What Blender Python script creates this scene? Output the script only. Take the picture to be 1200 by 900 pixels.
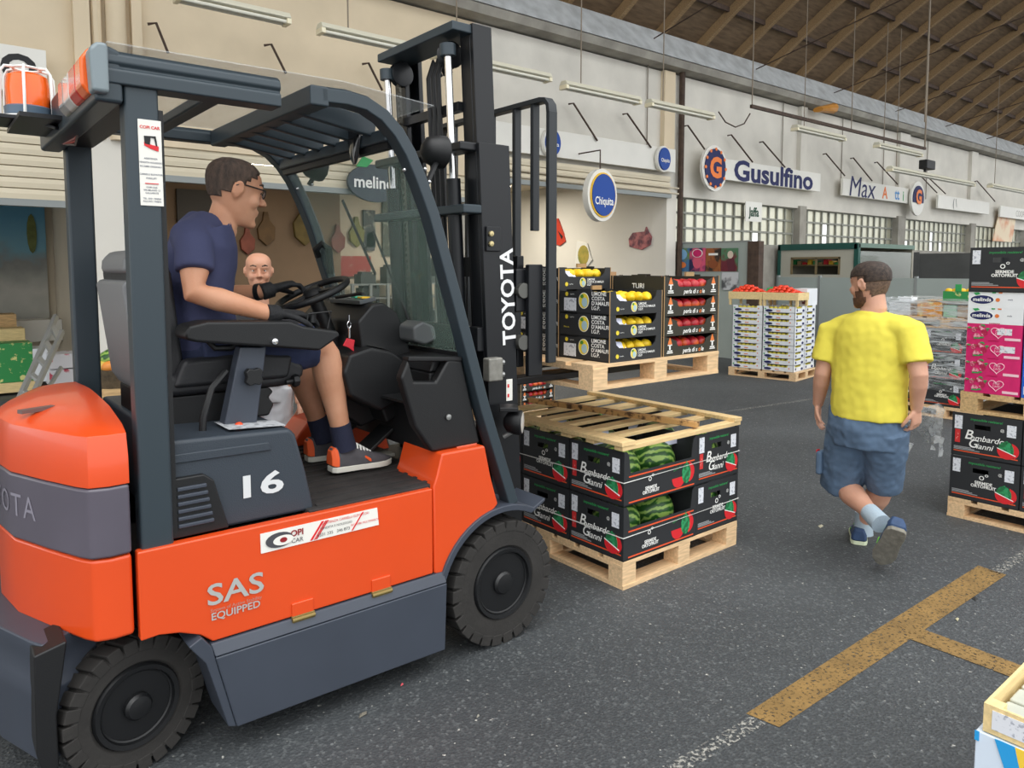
import bpy, bmesh, math, random
from mathutils import Vector as V, Matrix, noise
for o in list(bpy.data.objects): bpy.data.objects.remove(o)
S = bpy.context.scene
COL = S.collection
# ---------------- camera (wall direction is +X, the forklift faces +X) ----------------
F, HOR, PIT, EYE, YAW = 860.0, 315.0, math.radians(4.35), 1.62, math.radians(50.9)
CXP, CYP = 600.0, HOR + F*math.tan(PIT)
cam = bpy.data.objects.new('camera', bpy.data.cameras.new('camera')); COL.objects.link(cam)
cam.location = (0, 0, EYE); cam.rotation_euler = (math.pi/2-PIT, 0, YAW-math.pi/2)
cam.data.sensor_width = 36; cam.data.lens = F/1200*36; cam.data.shift_y = -(450-CYP)/1200
cam.data.clip_end = 300; cam.data.clip_start = .05
S.camera = cam
# ---------------- light: open hall, daylight from outside ----------------
W = bpy.data.worlds.new('world'); S.world = W; W.use_nodes = True
bg = W.node_tree.nodes['Background']; bg.inputs[0].default_value = (.97, .99, 1.0, 1); bg.inputs[1].default_value = 1.38
sun = bpy.data.objects.new('sun', bpy.data.lights.new('sun', 'SUN')); COL.objects.link(sun)   # bright haze high behind the camera
sun.data.energy = 1.6; sun.data.angle = math.radians(70); sun.data.color = (1, .99, .97); sun.rotation_euler = (math.radians(15), math.radians(-14), 0)
S.view_settings.view_transform = 'Standard'; S.view_settings.look = 'None'
S.view_settings.exposure = 0.38; S.view_settings.gamma = 1; S.view_settings.use_curve_mapping = False
# ---------------- helpers ----------------
_fh = V((math.cos(YAW), math.sin(YAW), 0)); _r = V((math.sin(YAW), -math.cos(YAW), 0)); _z = V((0, 0, 1))
_f = _fh*math.cos(PIT)-_z*math.sin(PIT); _u = _z*math.cos(PIT)+_fh*math.sin(PIT)
EY = V((0, 0, EYE))
def U(px, py, ax, v):            # measured photo point -> world point on the plane ax = v
    d = _f+_r*((px-CXP)/F)-_u*((py-CYP)/F); i = 'xyz'.index(ax)
    return EY+d*((v-EY[i])/d[i])
def lin(c):
    if isinstance(c, str): c = tuple(int(c[i:i+2], 16)/255 for i in (0, 2, 4))
    return tuple((x/12.92 if x <= .04045 else ((x+.055)/1.055)**2.4) for x in c)+(1,)
MATS = {}
def M(name, col='808080', rough=.6, metal=0, var=0, scale=8, bump=0, bscale=60, coat=0, emit=0, alpha=1, trans=0, ior=1.45, stretch=None, col2=None, thr=None):
    if name in MATS: return MATS[name]
    m = bpy.data.materials.new(name); m.use_nodes = True; nt = m.node_tree; b = nt.nodes['Principled BSDF']
    c = lin(col); b.inputs['Base Color'].default_value = c; b.inputs['Roughness'].default_value = rough
    b.inputs['Metallic'].default_value = metal
    if coat: b.inputs['Coat Weight'].default_value = coat; b.inputs['Coat Roughness'].default_value = .08
    if trans: b.inputs['Transmission Weight'].default_value = trans; b.inputs['IOR'].default_value = ior
    if alpha < 1: b.inputs['Alpha'].default_value = alpha
    if emit: b.inputs['Emission Color'].default_value = c; b.inputs['Emission Strength'].default_value = emit
    if var or bump or col2:
        tc = nt.nodes.new('ShaderNodeTexCoord'); src = tc.outputs['Object']
        if stretch:
            mp = nt.nodes.new('ShaderNodeMapping'); mp.inputs['Scale'].default_value = stretch
            nt.links.new(src, mp.inputs[0]); src = mp.outputs[0]
    if var or col2:
        n = nt.nodes.new('ShaderNodeTexNoise'); n.inputs['Scale'].default_value = scale; n.inputs['Detail'].default_value = 6
        nt.links.new(src, n.inputs['Vector'])
        r = nt.nodes.new('ShaderNodeValToRGB')
        if col2:
            c2 = lin(col2); lo, hi = thr or (.4, .6)
            r.color_ramp.elements[0].position = lo; r.color_ramp.elements[1].position = hi
            r.color_ramp.elements[0].color = c; r.color_ramp.elements[1].color = c2
        else:
            r.color_ramp.elements[0].position = .3; r.color_ramp.elements[1].position = .7
            r.color_ramp.elements[0].color = tuple(x*(1-var) for x in c[:3])+(1,)
            r.color_ramp.elements[1].color = tuple(min(1, x*(1+var)) for x in c[:3])+(1,)
        nt.links.new(n.outputs[0], r.inputs[0]); nt.links.new(r.outputs[0], b.inputs['Base Color'])
    if bump:
        n2 = nt.nodes.new('ShaderNodeTexNoise'); n2.inputs['Scale'].default_value = bscale; n2.inputs['Detail'].default_value = 4
        bp = nt.nodes.new('ShaderNodeBump'); bp.inputs['Strength'].default_value = bump; bp.inputs['Distance'].default_value = .01
        nt.links.new(src, n2.inputs['Vector']); nt.links.new(n2.outputs[0], bp.inputs['Height']); nt.links.new(bp.outputs[0], b.inputs['Normal'])
    MATS[name] = m; return m
def wood(name, col, var=.25): return M(name, col, .75, var=var, scale=6, stretch=(2, 14, 14), bump=.15, bscale=30)
def frame(d, up=V((0, 0, 1))):
    d = V(d).normalized()
    if abs(d.dot(up)) > .98: up = V((1, 0, 0)) if abs(d.x) < .9 else V((0, 1, 0))
    a = up.cross(d).normalized(); return a, d.cross(a).normalized()
class MB:
    def __init__(s): s.v = []; s.f = []
    def add(s, vs, fs):
        k = len(s.v); s.v += [tuple(p) for p in vs]; s.f += [tuple(i+k for i in q) for q in fs]; return s
    def box(s, x0, x1, y0, y1, z0, z1):
        return s.add([(x0, y0, z0), (x1, y0, z0), (x1, y1, z0), (x0, y1, z0), (x0, y0, z1), (x1, y0, z1), (x1, y1, z1), (x0, y1, z1)],
                     [(0, 3, 2, 1), (4, 5, 6, 7), (0, 1, 5, 4), (1, 2, 6, 5), (2, 3, 7, 6), (3, 0, 4, 7)])
    def cb(s, c, sx, sy, sz): return s.box(c[0]-sx/2, c[0]+sx/2, c[1]-sy/2, c[1]+sy/2, c[2]-sz/2, c[2]+sz/2)
    def bar(s, p, q, w, h, up=V((0, 0, 1))):          # rectangular beam p->q, w along side, h along up
        p, q = V(p), V(q); a, b = frame(q-p, up); a = a*w/2; b = b*h/2
        vs = [t+x for t in (p, q) for x in (-a-b, a-b, a+b, -a+b)]
        return s.add(vs, [(0, 3, 2, 1), (4, 5, 6, 7), (0, 1, 5, 4), (1, 2, 6, 5), (2, 3, 7, 6), (3, 0, 4, 7)])
    def loft(s, rings, caps=True, closed=False):
        n = len(rings[0]); vs = [p for r in rings for p in r]; fs = []; m = len(rings)
        for i in range(m if closed else m-1):
            j = (i+1) % m
            for k in range(n):
                l = (k+1) % n; fs.append((i*n+k, i*n+l, j*n+l, j*n+k))
        if caps and not closed: fs += [tuple(range(n-1, -1, -1)), tuple((m-1)*n+k for k in range(n))]
        return s.add(vs, fs)
    def tube(s, path, r, n=8, closed=False, flat=1.0, up=V((0, 0, 1)), caps=True):
        path = [V(p) for p in path]; m = len(path); rr = r if isinstance(r, (list, tuple)) else [r]*m
        rings = []; pa = None
        for i, p in enumerate(path):
            d = (path[(i+1) % m]-path[i-1]) if closed else (path[min(i+1, m-1)]-path[max(i-1, 0)])
            if d.length < 1e-9: d = V((0, 0, 1))
            d.normalize()
            if pa is None: a, b = frame(d, up)
            else:
                a = pa-d*pa.dot(d)
                if a.length < 1e-6: a, b = frame(d, up)
                a.normalize(); b = d.cross(a)
            pa = a
            rings.append([p+a*(math.cos(2*math.pi*k/n)*rr[i])+b*(math.sin(2*math.pi*k/n)*rr[i]*flat) for k in range(n)])
        return s.loft(rings, caps, closed)
    def prism(s, poly, ax, a, b):                     # polygon extruded along axis; poly in the two other axes (xyz order)
        def P(u, w, t): return {'x': (t, u, w), 'y': (u, t, w), 'z': (u, w, t)}[ax]
        n = len(poly)
        vs = [P(u, w, a) for u, w in poly]+[P(u, w, b) for u, w in poly]
        fs = [tuple(range(n)), tuple(range(2*n-1, n-1, -1))]+[(i, i+n, (i+1) % n+n, (i+1) % n) for i in range(n)]
        return s.add(vs, fs)
    def lathe(s, prof, c=(0, 0, 0), ax='z', n=24, closed=False):
        c = V(c); A = {'x': (V((1, 0, 0)), V((0, 1, 0)), V((0, 0, 1))), 'y': (V((0, 1, 0)), V((0, 0, 1)), V((1, 0, 0))), 'z': (V((0, 0, 1)), V((1, 0, 0)), V((0, 1, 0)))}[ax] if isinstance(ax, str) else (V(ax).normalized(),)+frame(V(ax))
        rings = [[c+A[0]*h+A[1]*(r*math.cos(2*math.pi*k/n))+A[2]*(r*math.sin(2*math.pi*k/n)) for k in range(n)] for r, h in prof]
        return s.loft(rings, True, closed)
    def ell(s, c, r, n=12, m=8, R=None):
        c = V(c); r = (r, r, r) if not isinstance(r, (tuple, list)) else r; rings = []
        for i in range(m+1):
            t = math.pi*(i+.02 if i == 0 else (i-.02 if i == m else i))/m
            ring = []
            for k in range(n):
                p = V((r[0]*math.sin(t)*math.cos(2*math.pi*k/n), r[1]*math.sin(t)*math.sin(2*math.pi*k/n), -r[2]*math.cos(t)))
                ring.append(c+(R@p if R else p))
            rings.append(ring)
        return s.loft(rings)
    def mesh(s, name):
        me = bpy.data.meshes.new(name); me.from_pydata(s.v, [], s.f)
        bm = bmesh.new(); bm.from_mesh(me); bmesh.ops.recalc_face_normals(bm, faces=bm.faces); bm.to_mesh(me); bm.free(); return me
    def build(s, name, mat, parent=None, smooth=False, bevel=0, loc=None, angle=40):
        me = s.mesh(name); me.materials.append(mat); o = bpy.data.objects.new(name, me); COL.objects.link(o)
        if smooth or bevel:
            for p in me.polygons: p.use_smooth = True
            me.set_sharp_from_angle(angle=math.radians(angle))
        if bevel:
            b = o.modifiers.new('bevel', 'BEVEL'); b.width = bevel; b.segments = 2; b.limit_method = 'ANGLE'; b.angle_limit = math.radians(35); b.harden_normals = True
        attach(o, parent, loc); return o
def attach(o, parent, loc=None):
    if parent is not None:
        o.parent = parent
        if parent.parent is None and loc is None: o.location = -parent.location
    if loc is not None: o.location = loc
def tag(o, label=None, cat=None, group=None, kind=None):
    if label: o['label'] = label
    if cat: o['category'] = cat
    if group: o['group'] = group
    if kind: o['kind'] = kind
    return o
def thing(name, label, cat, loc=(0, 0, 0), group=None, kind=None, rz=0):
    o = bpy.data.objects.new(name, None); COL.objects.link(o); o.location = loc; o.rotation_euler = (0, 0, rz); o.empty_display_size = .1
    return tag(o, label, cat, group, kind)
def solo(mb, name, mat, label, cat, loc, group=None, **k):   # a thing that is one mesh, origin at loc
    mb.v = [(x-loc[0], y-loc[1], z-loc[2]) for x, y, z in mb.v]
    return tag(mb.build(name, mat, None, loc=loc, **k), label, cat, group)
def struct(mb, name, mat, parent=None, **k):
    o = mb.build(name, mat, parent, **k)
    if parent is None: o['kind'] = 'structure'
    return o
def dup(root, loc=None, rz=None, label=None, group=None):
    r = root.copy(); COL.objects.link(r)
    if loc is not None: r.location = loc
    if rz is not None: r.rotation_euler = (0, 0, rz)
    if label: r['label'] = label
    if group: r['group'] = group
    for ch in root.children:
        c = ch.copy(); COL.objects.link(c); c.parent = r
        for g in ch.children:
            d = g.copy(); COL.objects.link(d); d.parent = c
    return r
def kill(root):
    for ch in list(root.children): kill(ch)
    bpy.data.objects.remove(root)
TXT = {}
def tmesh(s, size, bold=0, shear=0, sx=1, align='CENTER', mat=None, space=1, line=1, res=3):
    key = (s, size, bold, shear, sx, align, mat.name if mat else '', space)
    if key in TXT: return TXT[key]
    c = bpy.data.curves.new('lettering', 'FONT'); c.body = s; c.size = size; c.offset = bold*size; c.shear = shear; c.align_x = align; c.align_y = 'CENTER'
    c.space_character = space; c.space_line = line; c.resolution_u = res; c.dimensions = '2D'; c.fill_mode = 'BOTH'
    o = bpy.data.objects.new('lettering', c); COL.objects.link(o)
    me = bpy.data.meshes.new_from_object(o.evaluated_get(bpy.context.evaluated_depsgraph_get()))
    bpy.data.objects.remove(o); bpy.data.curves.remove(c)
    for v in me.vertices: v.co.x *= sx
    me.name = 'lettering'
    if mat: me.materials.clear(); me.materials.append(mat)
    TXT[key] = me; return me
ROT = {'-y': Matrix.Rotation(math.pi/2, 4, 'X'), '-x': Matrix.Rotation(-math.pi/2, 4, 'Z')@Matrix.Rotation(math.pi/2, 4, 'X'),
       '+y': Matrix.Rotation(math.pi, 4, 'Z')@Matrix.Rotation(math.pi/2, 4, 'X'), '+x': Matrix.Rotation(math.pi/2, 4, 'Z')@Matrix.Rotation(math.pi/2, 4, 'X'), '+z': Matrix.Identity(4)}
def text(s, size, mat, parent, pos, face='-y', spin=0, name='lettering', **k):
    me = tmesh(s, size, mat=mat, **k); o = bpy.data.objects.new(name, me); COL.objects.link(o)
    p = V(pos)
    if parent is not None:
        o.parent = parent
        if parent.parent is None: p = p-parent.location
    o.matrix_local = Matrix.Translation(p)@(ROT[face] if isinstance(face, str) else face)@Matrix.Rotation(spin, 4, 'Z'); return o
def ngon(n, rx, ry=None, cx=0, cy=0, a0=0): return [(cx+rx*math.cos(a0+2*math.pi*i/n), cy+(ry or rx)*math.sin(a0+2*math.pi*i/n)) for i in range(n)]
def arc(cx, cy, r, a0, a1, n): return [(cx+r*math.cos(math.radians(a0+(a1-a0)*i/n)), cy+r*math.sin(math.radians(a0+(a1-a0)*i/n))) for i in range(n+1)]
def ordn(i): return ['first', 'second', 'third', 'fourth', 'fifth', 'sixth', 'seventh', 'eighth', 'ninth', 'tenth', 'eleventh', 'twelfth'][i]
def remesh(mb, voxel, smooth=4, disp=0, dscale=.15, fac=.5):
    o = bpy.data.objects.new('tmp', mb.mesh('tmp')); COL.objects.link(o)
    r = o.modifiers.new('r', 'REMESH'); r.mode = 'VOXEL'; r.voxel_size = voxel
    if smooth: q = o.modifiers.new('s', 'SMOOTH'); q.iterations = smooth; q.factor = fac
    me = bpy.data.meshes.new_from_object(o.evaluated_get(bpy.context.evaluated_depsgraph_get()))
    bpy.data.objects.remove(o)
    if disp:
        for v, nn in [(v, v.normal.copy()) for v in me.vertices]:
            p = v.co/dscale
            v.co += nn*disp*(noise.noise(V((p.x, p.y, p.z*.45)))+.5*noise.noise(p*2.3))
    for p in me.polygons: p.use_smooth = True
    return me
def mobj(me, name, mat, parent=None, loc=None):
    me.name = name; me.materials.clear(); me.materials.append(mat); o = bpy.data.objects.new(name, me); COL.objects.link(o); attach(o, parent, loc); return o
random.seed(4)
# ---------------- materials of the place ----------------
def asphalt():
    m = M('asphalt', '4c4e50', .85); nt = m.node_tree; b = nt.nodes['Principled BSDF']; L = nt.links
    tc = nt.nodes.new('ShaderNodeTexCoord')
    def N(scale, det=3):
        n = nt.nodes.new('ShaderNodeTexNoise'); n.inputs['Scale'].default_value = scale; n.inputs['Detail'].default_value = det; L.new(tc.outputs['Object'], n.inputs['Vector']); return n
    def R(src, stops):
        r = nt.nodes.new('ShaderNodeValToRGB'); e = r.color_ramp.elements
        e[0].position, e[0].color = stops[0][0], lin(stops[0][1]); e[1].position, e[1].color = stops[-1][0], lin(stops[-1][1])
        for p, c in stops[1:-1]: x = e.new(p); x.color = lin(c)
        L.new(src, r.inputs[0]); return r
    big = R(N(.7, 5).outputs[0], [(.3, '5d6164'), (.55, '696d70'), (.75, '767a7d')])
    vor = nt.nodes.new('ShaderNodeTexVoronoi'); vor.inputs['Scale'].default_value = 95; L.new(tc.outputs['Object'], vor.inputs['Vector'])
    grit = R(vor.outputs['Color'], [(.0, '000000'), (.62, '2c2c2c'), (.86, '8a8a86'), (1, 'd8d6d0')])
    mx = nt.nodes.new('ShaderNodeMix'); mx.data_type = 'RGBA'; mx.blend_type = 'SOFT_LIGHT'; mx.inputs[0].default_value = .75
    L.new(big.outputs[0], mx.inputs[6]); L.new(grit.outputs[0], mx.inputs[7])
    sp = R(N(38, 2).outputs[0], [(.70, '000000'), (.76, 'ffffff')])
    mx2 = nt.nodes.new('ShaderNodeMix'); mx2.data_type = 'RGBA'; L.new(sp.outputs[0], mx2.inputs[0]); L.new(mx.outputs[2], mx2.inputs[6]); mx2.inputs[7].default_value = lin('b0afa8')
    L.new(mx2.outputs[2], b.inputs['Base Color'])
    bp = nt.nodes.new('ShaderNodeBump'); bp.inputs['Strength'].default_value = .5; bp.inputs['Distance'].default_value = .006
    L.new(vor.outputs['Distance'], bp.inputs['Height']); L.new(bp.outputs[0], b.inputs['Normal'])
    b.inputs['Roughness'].default_value = .62
    return m
ASPH = asphalt()
PLAST = M('plaster', 'e0cfb2', .9, var=.06, scale=1.6, bump=.15, bscale=12)
PLASTW = M('plaster_white', 'dedad0', .9, var=.04, scale=1.3, bump=.1, bscale=14)
CONC = M('concrete_grey', '9b978e', .9, var=.25, scale=2.5, bump=.25, bscale=18)
SHUT = M('shutter_cream', 'd6cbb2', .55, var=.05, scale=2)
INNER = M('stall_wall', 'cfc4b0', .9, var=.06, scale=1.2)
STEEL = M('painted_grey_steel', '8c9190', .5, metal=.2)
RUST = M('rusty_iron', '4a3a30', .8, var=.3, scale=12)
GREYP = M('grey_partition', '9da7a3', .6, var=.05, scale=2)
DARKP = M('dark_panel', '4c4d4c', .7, var=.15, scale=3)
TEAL = M('green_frame', '1c5148', .5, var=.1)
WHITE = M('white_board', 'e9e7df', .5, var=.03, scale=3)
WHT = M('white_print', 'f2f2ee', .6)
NAVY = M('navy_print', '121c58', .65)
ORNG = M('orange_print', 'f07a1e', .5)
BLUE = M('sign_blue', '06449c', .6)
YELL = M('sign_yellow', 'f2c230', .4)
BLACKP = M('black_print', '17181a', .6)
GREENP = M('green_print', '2f9e55', .6)
REDP = M('red_print', 'd8262c', .6)
WOODP = wood('pallet_pine', 'e0be93', .18)
WOODO = wood('pallet_worn', 'c9a878', .25)
RIBW = wood('roof_rib_timber', '8d7351', .3)
SHEATH = M('roof_boards', '6e5a44', .9, var=.3, scale=3, stretch=(1, 6, 6))
# ---------------- floor ----------------
fl = struct(MB().box(-30, 70, -40, 15, -.2, 0), 'floor', ASPH)
YPAINT = M('worn_yellow_paint', '84683a', .8, var=.22, scale=9, bump=.3, bscale=95)
nt = YPAINT.node_tree; b_ = nt.nodes['Principled BSDF']
tc_ = nt.nodes.new('ShaderNodeTexCoord'); nz = nt.nodes.new('ShaderNodeTexNoise'); nz.inputs['Scale'].default_value = 70; nz.inputs['Detail'].default_value = 6
rp = nt.nodes.new('ShaderNodeValToRGB'); rp.color_ramp.elements[0].position = .30; rp.color_ramp.elements[1].position = .47
nt.links.new(tc_.outputs['Object'], nz.inputs['Vector']); nt.links.new(nz.outputs[0], rp.inputs[0]); nt.links.new(rp.outputs[0], b_.inputs['Alpha'])
def strip(pts, name, mat, z=.002):
    return MB().add([(x, y, z) for x, y in pts], [tuple(range(len(pts)))]).build(name, mat, fl)
strip([(2.28, 1.45), (2.3, 1.33), (4.42, 1.28), (4.44, 1.42), (3.3, 1.44)], 'painted_line', YPAINT)
strip([(3.31, 1.34), (3.30, .3), (3.42, .3), (3.45, 1.34)], 'painted_line', YPAINT, .003)
WPAINT = YPAINT.copy(); WPAINT.name = 'faded_white_paint'; MATS['faded_white_paint'] = WPAINT
for nn in WPAINT.node_tree.nodes:
    if nn.type == 'VALTORGB':
        if nn == WPAINT.node_tree.nodes.get(rp.name): nn.color_ramp.elements[0].position = .5; nn.color_ramp.elements[1].position = .62
        else:
            nn.color_ramp.elements[0].color = lin('8d8c86'); nn.color_ramp.elements[1].color = lin('a3a29b')
strip([(4.4, 1.36), (4.4, 1.3), (5.6, 1.26), (5.6, 1.32)], 'painted_line', WPAINT)
strip([(1.75, 1.46), (1.75, 1.40), (2.28, 1.37), (2.28, 1.43)], 'painted_line', WPAINT)
strip([(7.0, 4.9), (7.05, 4.83), (9.6, 4.5), (9.6, 4.57)], 'painted_line', WPAINT)
# ---------------- back wall of the hall, y = 9 ----------------
YW = 9.0
PLASTG = M('plaster_grey_white', 'd9d5cb', .9, var=.09, scale=1.6, bump=.15, bscale=12)
wb = struct(MB().box(-14, 1.9, YW, YW+.3, 3.1, 5.25).box(1.9, 6.6, YW, YW+.3, 3.0, 5.25), 'wall_back', PLAST)
struct(MB().box(6.6, 60, YW, YW+.3, 3.0, 5.25), 'wall_back_bays', PLASTG)
# lower wall of the glazed bays
struct(MB().box(11.3, 60, YW, YW+.3, 0, 2.13), 'wall_lower', CONC)
# pillars and pilasters
for x0, x1 in ((1.5, 1.92), (11.0, 11.28)):
    MB().box(x0, x1, YW-.06, YW+.299, 0, 3.1).build('pillar', PLASTW, wb)
for x0, x1 in ((15.72, 16.0), (20.75, 21.2), (25.9, 26.3), (31, 31.4), (36, 36.4), (41, 41.4)):
    MB().box(x0, x1, YW-.06, YW+.3, 0, 3.05).build('pillar', CONC, wb)
for x0, x1 in ((10.85, 11.15), (15.6, 15.85), (20.6, 21.2), (25.6, 26.1), (1.4, 1.55), (1.95, 2.05)):
    MB().box(x0, x1, YW-.1, YW, 3.45 if x0 > 2 else 3.0, 5.25).build('pilaster', PLAST if x0 < 11 else PLASTG, wb)
# rain pipe, conduits on the wall
MB().tube([(11.36, YW-.09, 1.0), (11.36, YW-.09, 5.4)], .055, 8).build('downpipe', RUST, wb, True)
for x in (10.45, 14.95, 17.6, 19.8, 22.5):
    MB().tube([(x, YW-.03, 3.6), (x, YW-.03, 5.5)], .011, 6).build('conduit', M('conduit_grey', '8a8276', .7), wb)
MB().tube([(1.62, YW-.05, 3.0), (1.62, YW-.05, 5.25)], .05, 8).build('downpipe', PLAST, wb, True)
MB().tube([(1.8, YW-.07, 3.0), (1.8, YW-.07, 5.25)], .1, 10).build('downpipe', PLAST, wb, True)
# concrete eaves beam and gutter
struct(MB().prism([(8.75, 5.3), (9.3, 5.25), (9.3, 5.85), (9.0, 5.85), (8.95, 5.5), (8.7, 5.42)], 'x', -14, 60), 'trim_1', CONC)
# grey gutter sheets above
struct(MB().prism([(8.68, 5.43), (8.72, 5.43), (9.1, 5.95), (9.06, 5.97)], 'x', -14, 60), 'trim_2', M('gutter_sheet', 'c2c6c8', .5, metal=.1, var=.2, scale=4))
# shutters: every slat its own piece
def shutter(name, x0, x1, zlo, zhi, y, label):
    t = thing(name, label, 'shutter', ((x0+x1)/2, y, zlo))
    n = round((zhi-zlo)/.115); h = (zhi-zlo)/n
    me = MB().prism([(-.02, 0), (.012, .004), (.02, h*.5), (.012, h-.008), (-.02, h-.004)], 'x', x0, x1).mesh('slat'); me.materials.append(SHUT)
    for v in me.vertices: v.co.y *= -1
    for i in range(n):
        o = bpy.data.objects.new('slat', me); COL.objects.link(o); o.parent = t; o.location = V((0, y, zlo+i*h))-t.location
    MB().box(x0, x1, y-.05, y+.05, zlo-.07, zlo).build('bottom_rail', STEEL, t)
    return t
sh1 = shutter('roller_shutter', -5, 1.5, 2.33, 3.12, YW+.05, 'cream roller shutter pulled halfway down over the stall with the mural')
sh2 = shutter('roller_shutter', 1.92, 6.6, 2.68, 3.12, YW+.05, 'cream roller shutter rolled up above the stall behind the driver')
sh3 = shutter('roller_shutter', 6.6, 11.0, 3.0, 3.34, YW-.12, 'narrow rolled-up shutter below the blank white board beside the oval blue sign')
MB().box(6.45, 6.7, YW-.05, YW+.3, 0, 3.1).build('pillar', PLASTW, wb)
# pipes under the signboard
for z in (3.02, 3.12): MB().tube([(6.7, YW-.17, z+.02), (11.2, YW-.17, z)], .018, 6).build('pipe', M('pipe_cream', 'cfc4ae', .5), wb)
# ---------------- stall interiors ----------------
struct(MB().box(1.6, 11.3, 14.5, 14.7, 0, 3.4), 'wall_stall_back', INNER)
struct(MB().box(11.0, 11.2, YW+.3, 14.5, 0, 3.4), 'wall_stall_right', PLASTW)
struct(MB().box(1.6, 1.8, YW+.3, 14.5, 0, 3.4), 'wall_stall_left', INNER)
struct(MB().box(-6, 11.3, YW+.3, 14.7, 3.4, 3.5), 'ceiling_stall', INNER)
struct(MB().box(-6, 1.6, 12.6, 12.8, 0, 3.4), 'wall_mural_stall', INNER)
struct(MB().box(11.3, 60, 13.0, 13.2, 0, 2.0), 'wall_far', CONC)
a, b = U(196, 300, 'y', 14.3), U(398, 300, 'y', 14.3); struct(MB().box(a.x, b.x, 14.25, 14.5, 0, 3.39), 'wall_stall_panel', M('brown_panel', '86705a', .8, var=.1, scale=1.5))
for k, (x, y) in enumerate(((9.0, 12.0), (4.6, 12.0))):      # unseen lamps added to brighten the stall, shaped as ceiling strips
    t = thing('fill_lamp', 'added fill lamp brightening the open stall from its ceiling, %s one' % ('right', 'left')[k], 'lamp', (x, y, 3.3)); MB().box(x-.75, x+.75, y-.06, y+.06, 3.34, 3.398).build('housing', WHITE, t, bevel=.006); MB().tube([(x-.7, y, 3.32), (x+.7, y, 3.32)], .019, 8).build('fill_tube', M('fill_tube', 'fff4e0', .4, emit=12), t, smooth=True)
    l = bpy.data.lights.new('fill_light', 'AREA'); l.shape = 'RECTANGLE'; l.size = 1.4; l.size_y = .1; l.energy = (85, 22)[k]; l.color = (1, .93, .8); lo = bpy.data.objects.new('fill_light', l); COL.objects.link(lo); lo.parent = t; lo.location = (0, 0, -.02)
# ---------------- glazed bays: windows with real bars and panes ----------------
GLZ = M('frosted_pane', 'd8d6c4', .35, trans=.75, ior=1.2)
FRM = M('window_bar', '8e8f86', .6, var=.15)
def window(k, x0, x1, z0, z1, nx, nz):
    t = thing('window_%d' % k, None, None, ((x0+x1)/2, YW+.15, z0), kind='structure')
    fr = MB()
    for i in range(nx+1):
        x = x0+(x1-x0)*i/nx; fr.box(x-.02, x+.02, YW+.1, YW+.16, z0, z1)
    fr.build('mullion', FRM, t)
    fz = MB()
    for j in range(nz+1):
        z = z0+(z1-z0)*j/nz; fz.box(x0, x1, YW+.09, YW+.17, z-.02, z+.02)
    fz.build('transom', FRM, t)
    dx = (x1-x0)/nx; dz = (z1-z0)/nz
    me = MB().box(-dx/2+.02, dx/2-.02, -.004, .004, -dz/2+.02, dz/2-.02).mesh('pane'); me.materials.append(GLZ)
    for i in range(nx):
        for j in range(nz):
            if random.random() < .05: continue
            o = bpy.data.objects.new('pane', me); COL.objects.link(o); o.parent = t
            o.location = V((x0+dx*(i+.5), YW+.13+random.uniform(-.008, .008), z0+dz*(j+.5)))-t.location
window(1, 11.45, 15.7, 2.13, 3.0, 13, 3)
window(2, 16.0, 20.75, 2.13, 3.0, 14, 3)
window(3, 21.2, 25.9, 2.13, 3.0, 14, 3)
window(4, 26.3, 31.0, 2.13, 3.0, 12, 2)
window(5, 31.4, 36.0, 2.13, 3.0, 12, 2)
# ---------------- vaulted timber roof ----------------
vault = []
for i in range(25):
    t = i/24; y = 9.6-6.4*t
    z = 5.75+4.6*(1-((y+.7)/10.3)**2)
    vault.append((y, z))
rf = MB(); 
for a, b in zip(vault[:-1], vault[1:]):
    rf.add([(-14, a[0], a[1]), (60, a[0], a[1]), (60, b[0], b[1]), (-14, b[0], b[1]), (-14, a[0], a[1]+.08), (60, a[0], a[1]+.08), (60, b[0], b[1]+.08), (-14, b[0], b[1]+.08)],
           [(0, 1, 2, 3), (4, 5, 6, 7)])
roof = struct(rf, 'ceiling', SHEATH)
# diagonal lamellas: each rib its own timber
def vz(y): return 5.75+4.6*(1-((y+.7)/10.3)**2)
ribm = {}
for sgn, dxx in ((1, .0), (-1, .62)):
    pts = []
    rb = MB(); N = 9; prev = None; rings = []
    for i in range(N+1):
        y = 9.25-6.0*i/N; z = vz(y)-.10; x = sgn*1.2*i/N
        rings.append([(x-.05, y, z-.10), (x+.05, y, z-.10), (x+.05, y, z+.10), (x-.05, y, z+.10)])
    me = MB().loft(rings).mesh('rib'); me.materials.append(RIBW); ribm[sgn] = me
for k in range(44):
    o = bpy.data.objects.new('rib', ribm[1]); COL.objects.link(o); o.parent = roof; o.location = (3.7+1.22*k, 0, 0)
for j in range(7):
    y = 8.6-.85*j
    MB().bar((-5, y, vz(y)-.04), (60, y, vz(y)-.04), .05, .09).build('purlin', RUST, roof)
# thin tie rods across the roof
for k in range(14):
    x = 4+3.2*k
    MB().tube([(x, 8.8, 5.7), (x-.6, 3.3, 6.6)], .012, 5).build('tie_rod', RUST, roof)
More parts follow.
